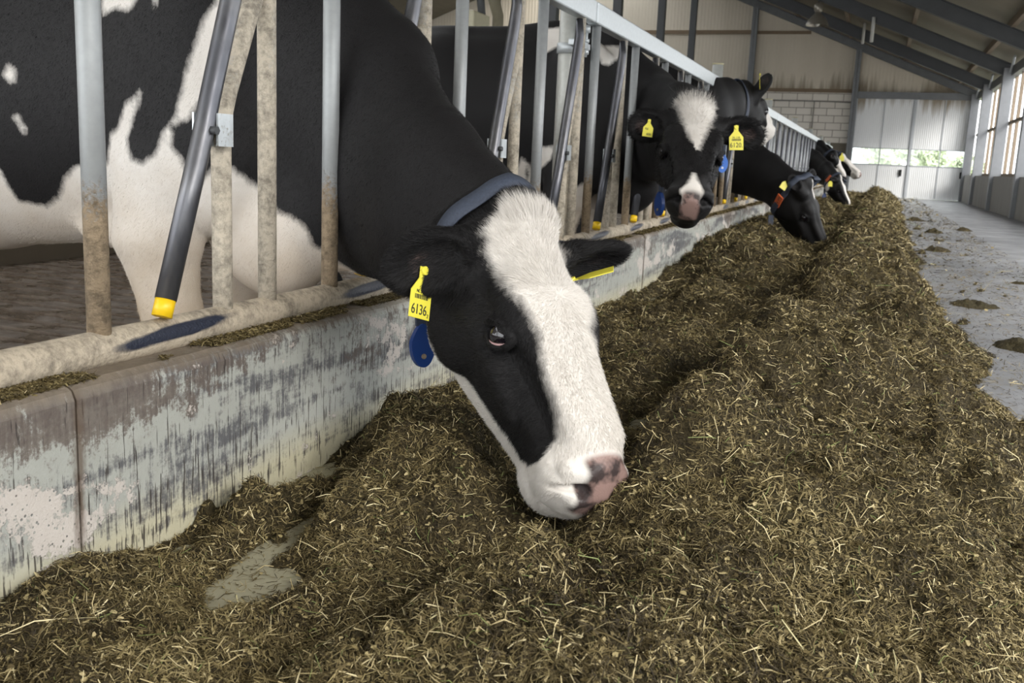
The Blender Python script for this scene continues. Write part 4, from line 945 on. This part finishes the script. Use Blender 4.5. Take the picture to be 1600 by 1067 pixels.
def collar(root, prims, c, normal, width, ref=(0, 0, 1)):
    """strap wrapped round the neck in the plane through c: returns the strap and a ring sampler"""
    c = np.array(c, float); n = nrm(normal); u = nrm(np.array(ref, float) - n * (np.array(ref, float) @ n)); v = np.cross(n, u)
    K = 72; a = np.linspace(0, 2 * PI, K, endpoint=False); D = np.cos(a)[:, None] * u + np.sin(a)[:, None] * v
    rr = []
    for off in (-width / 2, 0, width / 2):
        r = np.zeros(K); lo = np.full(K, .02); hi = np.full(K, .40)
        for rad in np.arange(.03, .40, .006):
            d = evaluate(prims, c + n * off + D * rad); hit = (d > 0) & (r == 0); r[hit] = rad
        r[r == 0] = .25
        rr.append(r)
    r = np.array(rr); r = np.tile(r.max(0), (3, 1))
    for _ in range(3): r = np.maximum(r, (np.roll(r, 1, 1) + np.roll(r, -1, 1)) / 2)
    r = r + .002
    rows = [c + n * o_ + D * (r[i] + e)[:, None] for o_, i, e in ((-width / 2, 0, 0), (-width / 2, 0, .003), (0, 1, .0035), (width / 2, 2, .003), (width / 2, 2, 0))]
    V = np.concatenate(rows); I = np.arange(K); Q = []
    for k in range(5):
        k2 = (k + 1) % 5; Q.append(np.stack([k * K + I, k * K + (I + 1) % K, k2 * K + (I + 1) % K, k2 * K + I], 1))
    o = mesh_np('collar', V, np.concatenate(Q), M_strap, root)
    return o, lambda ang: (c + (math.cos(ang) * u + math.sin(ang) * v) * (np.interp(ang % (2 * PI), a, r[1]) + .004), math.cos(ang) * u + math.sin(ang) * v, n, -math.sin(ang) * u + math.cos(ang) * v)
def at_neck(name, k=.5, shift=.02):
    c = COWS[name]; n = c['neck']; p = np.array(n[-1][0]); d = nrm(p - np.array(n[-2][0])); d = nrm(d + k * c['head'][0][:, 0]); return p + d * shift, d
def block(root, col_, ring, ang, sc, digits=None, length=.075):
    p, out, n, tan = ring(ang); M = frame(p, tan, out)
    o = plate([(-length / 2, -.022 * sc), (length / 2, -.022 * sc), (length / 2, .022 * sc), (-length / 2, .022 * sc)], M, .010, 'number_block', M_orange, col_)
    return o, M
def pendant(root, col_, p, sc, zdir, mat, drop=.03):
    """teardrop tag hanging from the strap"""
    p = np.array(p, float); M = frame(p, np.cross((0, 0, 1.), zdir), zdir); r = .026 * sc
    pts = [(r * math.sin(a) * (1 if math.cos(a) < .2 else 1 - .45 * (math.cos(a) - .2)), -drop - .045 * sc + .045 * sc * math.cos(a)) for a in np.linspace(0, 2 * PI, 28, endpoint=False)]
    o = plate(pts, M, .014 * sc, 'transponder', mat, col_); o['label'] = 'blue transponder tag'
    b = MB(); b.tube([(0, -drop - .067 * sc, .012 * sc), (0, -drop - .067 * sc, .0155 * sc)], .0055 * sc, 14)
    b2 = b
    for v in b2.b.verts: v.co = M @ v.co
    k = b2.build('rivet', M_rail, o)
    b = MB(); b.box((-.012 * sc, -drop - .005, .001), (.012 * sc, .012, .009))
    for v in b.b.verts: v.co = M @ v.co
    k = b.build('loop', M_strap, o)
    return o
LABELS = dict(near='nearest cow, black and white, eating with tag 6136 in her ear', second='black cow with white forehead patch, facing the camera, tag 6120',
    third='black cow turned away behind the one facing the camera, one ear up', fourth='all black cow lowering her head, orange block with 32 on her collar',
    fifth='first distant cow with neck stretched down, white stripe on her face', sixth='distant cow with head half raised and white muzzle, between two others',
    seventh='farthest cow, white face with black eye patch, looking right')
built = {}
for name, c in COWS.items():
    prims = cow_prims(c); V, Q = cow_mesh(c)
    o, ang, ts = c['torso']; root = empty('cow', o, LABELS[name], 'cow', 'cows eating along the feed fence')
    body = mesh_np('body', V, Q, M_coat, root)
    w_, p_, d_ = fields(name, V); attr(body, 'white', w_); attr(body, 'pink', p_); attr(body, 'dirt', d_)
    B, t0, s = c['head']
    for g in (-1, 1):
        e = t0 + s * (B @ np.array((EYE[0], (EYE[1] - .007) * g, EYE[2]))); MB().ball(e, .0235 * s, 28, 18).build('eye', M_eye, root)
    built[name] = (root, prims, V, Q, body)
# ---- the nearest cow: tags, collar, hair
root, prims, V, Q, body = built['near']; B, t0, s = COWS['near']['head']; W = lambda p: t0 + s * (B @ np.array(p, float))
ear_tag(root, (-.738, 1.563, .402), (.271, .922, -.277), (.954, -.264, .145), 1.0, [('6136', -.019, .026, -.003, .80), ('2', -.027, .010, .021, .9), ('NL 511PP', .0145, .0085, .000, .8)])
ear_tag(root, (-.478, 1.80, .447), (-.25, .93, .1), (-.3, -.15, .95), .95, [], False)
col_, ring = collar(root, prims, W((-.052, 0, -.105)), B @ np.array((.97, 0, .20)), .040, B[:, 2])
# angles run from the top of the neck (forehead side) round; find the cow's right side
sgn = 1 if (ring(.5)[1] @ B[:, 1]) < 0 else -1
block(root, col_, ring, sgn * 2.15, 1.0)
pb = ring(math.pi)[0]; pendant(root, col_, (pb[0] - .02, pb[1] - .02, pb[2] + .015), 1.0, (.75, -.6, .1), M_blue)
# ---- second cow
root, prims, V, Q, body = built['second']; B, t0, s = COWS['second']['head']; W = lambda p: t0 + s * (B @ np.array(p, float))
ear_tag(root, (-.872, 3.935, .787), (.938, .345, -.10), (.331, -.925, .186), .75, [('K6', .008, .016, -.008, .9), ('606', -.020, .018, .006, .9)], False)
ear_tag(root, (-.535, 4.045, .760), (.93, .345, .044), (.331, -.925, .186), 1.05, [('6120.', -.016, .026, 0, .85), ('NL 1120', .0135, .009, 0, .9)])
col_, ring = collar(root, prims, W((-.06, 0, -.11)), B @ np.array((.97, 0, .20)), .040, B[:, 2]); sgn = 1 if (ring(.5)[1] @ B[:, 1]) < 0 else -1
block(root, col_, ring, sgn * 1.6, 1.1); pb = ring(math.pi)[0]; pendant(root, col_, (pb[0] - .06, pb[1] - .05, pb[2] - .02), 1.15, (-.7, -.7, 0), M_blue)
# ---- third cow
root, prims, V, Q, body = built['third']; B, t0, s = COWS['third']['head']; W = lambda p: t0 + s * (B @ np.array(p, float))
ear_tag(root, (-.845, 7.38, 1.255), (-.15, .95, .2), (.95, .1, .1), 1.15, [], False)
col_, ring = collar(root, prims, W((-.09, 0, -.10)), B @ np.array((.99, 0, .05)), .045, B[:, 2])
pb = ring(math.pi)[0]; pendant(root, col_, (pb[0] + .02, pb[1] - .03, pb[2] - .03), 1.5, (.33, -.93, .1), M_blue2, .05)
# ---- fourth cow
root, prims, V, Q, body = built['fourth']; B, t0, s = COWS['fourth']['head']; W = lambda p: t0 + s * (B @ np.array(p, float))
ear_tag(root, (-.668, 8.10, .530), (.75, .3, -.5), (.5, -.85, .2), 1.0, [], False)
col_, ring = collar(root, prims, *at_neck('fourth'), .05, B[:, 2]); sgn = 1 if (ring(.5)[1] @ B[:, 1]) < 0 else -1
bo, Mb = block(root, col_, ring, sgn * 2.2, 1.35, length=.115)
fx = Vector(Mb.col[0][:3]); flip = Matrix.Rotation(-sgn * PI / 2, 4, 'Z')
text('3', .055, Mb @ Matrix.Translation((-.028 * sgn, 0, .0102)) @ flip, M_ink, bo, 'digit'); text('2', .055, Mb @ Matrix.Translation((.028 * sgn, 0, .0102)) @ flip, M_ink, bo, 'digit')
pb = ring(math.pi)[0]; pendant(root, col_, (pb[0] - .01, pb[1] - .05, pb[2] - .02), 1.8, (.45, -.9, .1), M_blue, .17)
# ---- distant cows
root, prims, V, Q, body = built['fifth']; B, t0, s = COWS['fifth']['head']; W = lambda p: t0 + s * (B @ np.array(p, float))
ear_tag(root, W((.06, -.17, -.10)) + np.array((0, -.03, 0)), (.93, .3, 0), (.3, -.93, .1), 1.3, [], False)
col_, ring = collar(root, prims, *at_neck('fifth'), .05, B[:, 2]); sgn = 1 if (ring(.5)[1] @ B[:, 1]) < 0 else -1
block(root, col_, ring, sgn * 1.7, 1.4, length=.12); pb = ring(math.pi)[0]; pendant(root, col_, pb, 1.4, (.45, -.9, .1), M_blue, .06)
root, prims, V, Q, body = built['sixth']; B, t0, s = COWS['sixth']['head']; W = lambda p: t0 + s * (B @ np.array(p, float))
col_, ring = collar(root, prims, *at_neck('sixth'), .05, B[:, 2]); sgn = 1 if (ring(.5)[1] @ B[:, 1]) < 0 else -1
block(root, col_, ring, sgn * 1.3, 1.6, length=.13)
root, prims, V, Q, body = built['seventh']; B, t0, s = COWS['seventh']['head']; W = lambda p: t0 + s * (B @ np.array(p, float))
ear_tag(root, W((.05, -.13, .0)) + np.array((0, -.04, 0)), (.93, .3, 0), (.3, -.93, .1), 1.7, [], False)
col_, ring = collar(root, prims, *at_neck('seventh'), .05, B[:, 2]); sgn = 1 if (ring(.5)[1] @ B[:, 1]) < 0 else -1
block(root, col_, ring, sgn * 1.5, 1.8, length=.14)

# ---- hair
def mesh_normals(me):
    a = np.zeros(len(me.vertices) * 3, np.float32); me.vertex_normals.foreach_get('vector', a); return a.reshape(-1, 3)
def coat_hair(name, count, region, length, width, seed, tuft=True):
    root, prims, V, Q, body = built[name]; c = COWS[name]; B, t0, s = c['head']
    r = np.random.default_rng(seed); N = mesh_normals(body.data); A, Bv, Cc, D = (V[Q[:, i]] for i in range(4))
    ar = np.linalg.norm(np.cross(Cc - A, D - Bv), axis=1) / 2; mid = (A + Cc) / 2
    ar = ar * region(mid, N[Q[:, 0]], c); f = r.choice(len(Q), count, p=ar / ar.sum())
    u, v = r.uniform(0, 1, (2, count)); P = (A[f] * ((1 - u) * (1 - v))[:, None] + Bv[f] * (u * (1 - v))[:, None] + Cc[f] * (u * v)[:, None] + D[f] * ((1 - u) * v)[:, None])
    n = N[Q[f, 0]]; q = (P - t0) @ B / s; x, y, z = q.T
    head = (x > -.04) & (np.abs(y) < .12) & (z > -.34)
    fl = np.stack([np.clip((x - .17) * 8, -1, 1) + .0, np.clip(y * 9, -1, 1) * .7, np.where(z < -.07, -.9, -.15)], 1)
    fl[:, 0] = np.where(z < -.07, np.where(x > .30, .2, -.5), fl[:, 0])
    F = fl @ B.T; bodyF = np.tile(np.array([-.5, -.15, -1.0]), (count, 1)); F = np.where(head[:, None], F, bodyF)
    ear = np.zeros(count, bool); L = np.full(count, length) * r.uniform(.6, 1.25, count)
    for r0, dr, nn, L_, hw in c['ears']:
        rt = t0 + s * (B @ np.array(r0)); vv = P - rt; d_ = nrm(dr); a = vv @ d_
        m = (a > .03 * s) & (a < (L_ + .03) * s * 1.1) & (np.linalg.norm(vv - a[:, None] * d_, axis=1) < hw * 1.4 * s); F[m] = d_ + (vv[m] - a[m][:, None] * d_) * 14; L[m] *= 1.7; ear |= m
    F = F - n * (F * n).sum(1)[:, None]; F /= np.linalg.norm(F, axis=1)[:, None] + 1e-9
    L[head & (z > -.05) & (x < .16)] *= 1.5
    if tuft:
        m = head & (x < .035) & (z > -.02) & (np.abs(y) < .06); L[m] *= 1.9
    jit = r.normal(size=(count, 3)) * .22; Dr = F + n * (.34 + .12 * r.normal(size=count))[:, None] + jit; Dr /= np.linalg.norm(Dr, axis=1)[:, None]
    Dm = Dr; D2 = F * 1.0 + Dr * .6; D2 /= np.linalg.norm(D2, axis=1)[:, None]
    s_ = np.cross(Dr, n + r.normal(size=(count, 3)) * .5); s_ /= np.linalg.norm(s_, axis=1)[:, None] + 1e-9
    w = width * r.uniform(.7, 1.3, count)
    P0 = P - n * .0006; P1 = P0 + Dm * (L * .5)[:, None]; P2 = P1 + D2 * (L * .5)[:, None]
    sv = s_ * w[:, None] / 2
    VV = np.stack([P0 - sv, P0 + sv, P1 - sv * .8, P1 + sv * .8, P2 - sv * .15, P2 + sv * .15], 1).reshape(-1, 3)
    I = np.arange(count)[:, None] * 6; QQ = np.concatenate([I + [0, 1, 3, 2], I + [2, 3, 5, 4]])
    o = mesh_np('hair', VV, QQ, M_coat, root, True)
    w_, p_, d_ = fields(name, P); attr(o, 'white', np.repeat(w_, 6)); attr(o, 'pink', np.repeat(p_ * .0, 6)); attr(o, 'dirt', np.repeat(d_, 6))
    tag(o, kind='stuff'); return o
def near_region(mid, n, c):
    B, t0, s = c['head']; q = (mid - t0) @ B / s
    vis = ((n @ np.array((.33, -.92, .19))) > -.35)
    w = (mid[:, 0] > -2.15) * vis * np.where(q[:, 0] > -.1, 3.0, .45)
    nose = (q[:, 0] > .445) & (q[:, 2] > -.135) & (np.abs(q[:, 1]) < .06)
    eye = np.linalg.norm(np.stack([q[:, 0] - EYE[0], np.abs(q[:, 1]) - EYE[1], q[:, 2] - EYE[2]], 1), axis=1) < .024
    return w * np.where(nose, .0, 1.) * np.where(eye, 0., 1.) + 1e-12
coat_hair('near', 300000, near_region, .0085, .00050, 5)
def second_region(mid, n, c):
    B, t0, s = c['head']; q = (mid - t0) @ B / s; w = (q[:, 0] > -.12) * 1.0
    return w * (q[:, 0] < .43) * np.where((q[:, 0] < .03) & (q[:, 2] > -.03), 3, 1) + 1e-12
coat_hair('second', 40000, second_region, .013, .0012, 6)
# wisps standing up on the second cow's poll
root, prims, V, Q, body = built['second']; B, t0, s = COWS['second']['head']; r_ = np.random.default_rng(3); n = 900
P = t0 + s * (np.stack([r_.uniform(-.03, .02, n), r_.normal(0, .026, n), r_.uniform(.015, .03, n)], 1) @ B.T); d_ = np.array([.03, .1, 1.]) + r_.normal(size=(n, 3)) * .38; d_[:, 0] += (P[:, 0] - t0[0]) * 4
d_ /= np.linalg.norm(d_, axis=1)[:, None]; L = r_.uniform(.02, .055, n)[:, None]; sd = np.cross(d_, r_.normal(size=(n, 3))); sd /= np.linalg.norm(sd, axis=1)[:, None]; sd *= .0010
VV = np.stack([P - sd, P + sd, P + d_ * L + sd * .2, P + d_ * L - sd * .2], 1).reshape(-1, 3)
o = mesh_np('hair', VV, np.arange(4 * n).reshape(-1, 4), plain('black_hair', (.018, .016, .016), .7), root, False); tag(o, kind='stuff')
# the nearest cow's rim of pink at the front corner of the eye, and lashes
root, prims, V, Q, body = built['near']; B, t0, s = COWS['near']['head']; W = lambda p: t0 + s * (B @ np.array(p, float))
ca, sa = math.cos(.5), math.sin(.5); ex, ey, ez = EYE
pts = []
for a in np.linspace(-1.9, -.35, 9):
    u, v = .0245 * math.cos(a), .0145 * math.sin(a); pts.append(W((ex + u * ca - v * sa, -(ey + .0125 - .009 * math.cos(a) ** 2), ez + u * sa + v * ca)))
MB().tube(pts, [.0004, .001, .0014, .0018, .0022, .0024, .0024, .0018, .0008], 10).build('inner_eyelid', M_pinklid, root)
b = MB()
for a in np.linspace(.3, 2.8, 24):
    u, v = .0305 * math.cos(a), .0185 * math.sin(a); p0 = np.array(W((ex + u * ca - v * sa, -(ey + .011 - .009 * math.cos(a) ** 2), ez + u * sa + v * ca)))
    dd = B @ np.array((.25 * math.cos(a), -1.0, .25 + .3 * random.random())); dd /= np.linalg.norm(dd); p1 = p0 + dd * .013; p2 = p1 + (dd * .5 + np.array((0, 0, -.3))) * .012
    b.tube([p0, p1, p2], [.0004, .0003, .0001], 5)
b.build('eyelashes', NT('lash', .6).color((.01, .009, .009)).m, root)

# ================================================================ MACHINERY behind the second cow
mc = empty('milking_machine', (-5.0, 12.3, -.17), 'beige box with bent hoses on a steel frame, far behind the cow backs', 'machine')
M_beige = plain('beige_enamel', (.50, .47, .33), .5); M_hose = plain('olive_hose', (.20, .18, .12), .6)
for x, y in ((-5.0, 11.55), (-5.0, 12.75)): MB().tube([(x, y, -.17), (x, y, 2.9)], .055, 14).build('frame_post', M_steel2, mc)
MB().box((-5.1, 11.6, 2.02), (-4.85, 12.15, 2.42), .02).build('control_box', M_beige, mc)
MB().tube([(-4.95, 11.95, 2.9), (-4.95, 12.1, 2.45), (-4.95, 12.3, 2.1), (-4.95, 12.35, 1.85)], .05, 12).build('pipe_arm', M_steel, mc)
MB().tube([(-4.95, 12.1, 1.4), (-4.95, 12.45, 1.75), (-4.95, 12.7, 2.15), (-4.95, 12.68, 2.5), (-4.95, 12.4, 2.8)], .075, 14).build('hose', M_hose, mc)
MB().tube([(-4.95, 11.9, 1.2), (-4.95, 11.9, 2.05)], .09, 14).build('hose', M_hose, mc)
rl = empty('stall_rail', (-5.0, 9.5, -.17), 'thin galvanised rails running to the machine behind the cows', 'railing')
for z in (1.83, 1.95, 1.40): MB().tube([(-5.0, 8.4, z), (-5.0, 11.5, z + .03)], .022, 10).build('rail', M_rail, rl)
for y in (8.5, 10.3): MB().tube([(-5.0, y, -.17), (-5.0, y, 2.0)], .03, 10).build('rail_post', M_steel2, rl)
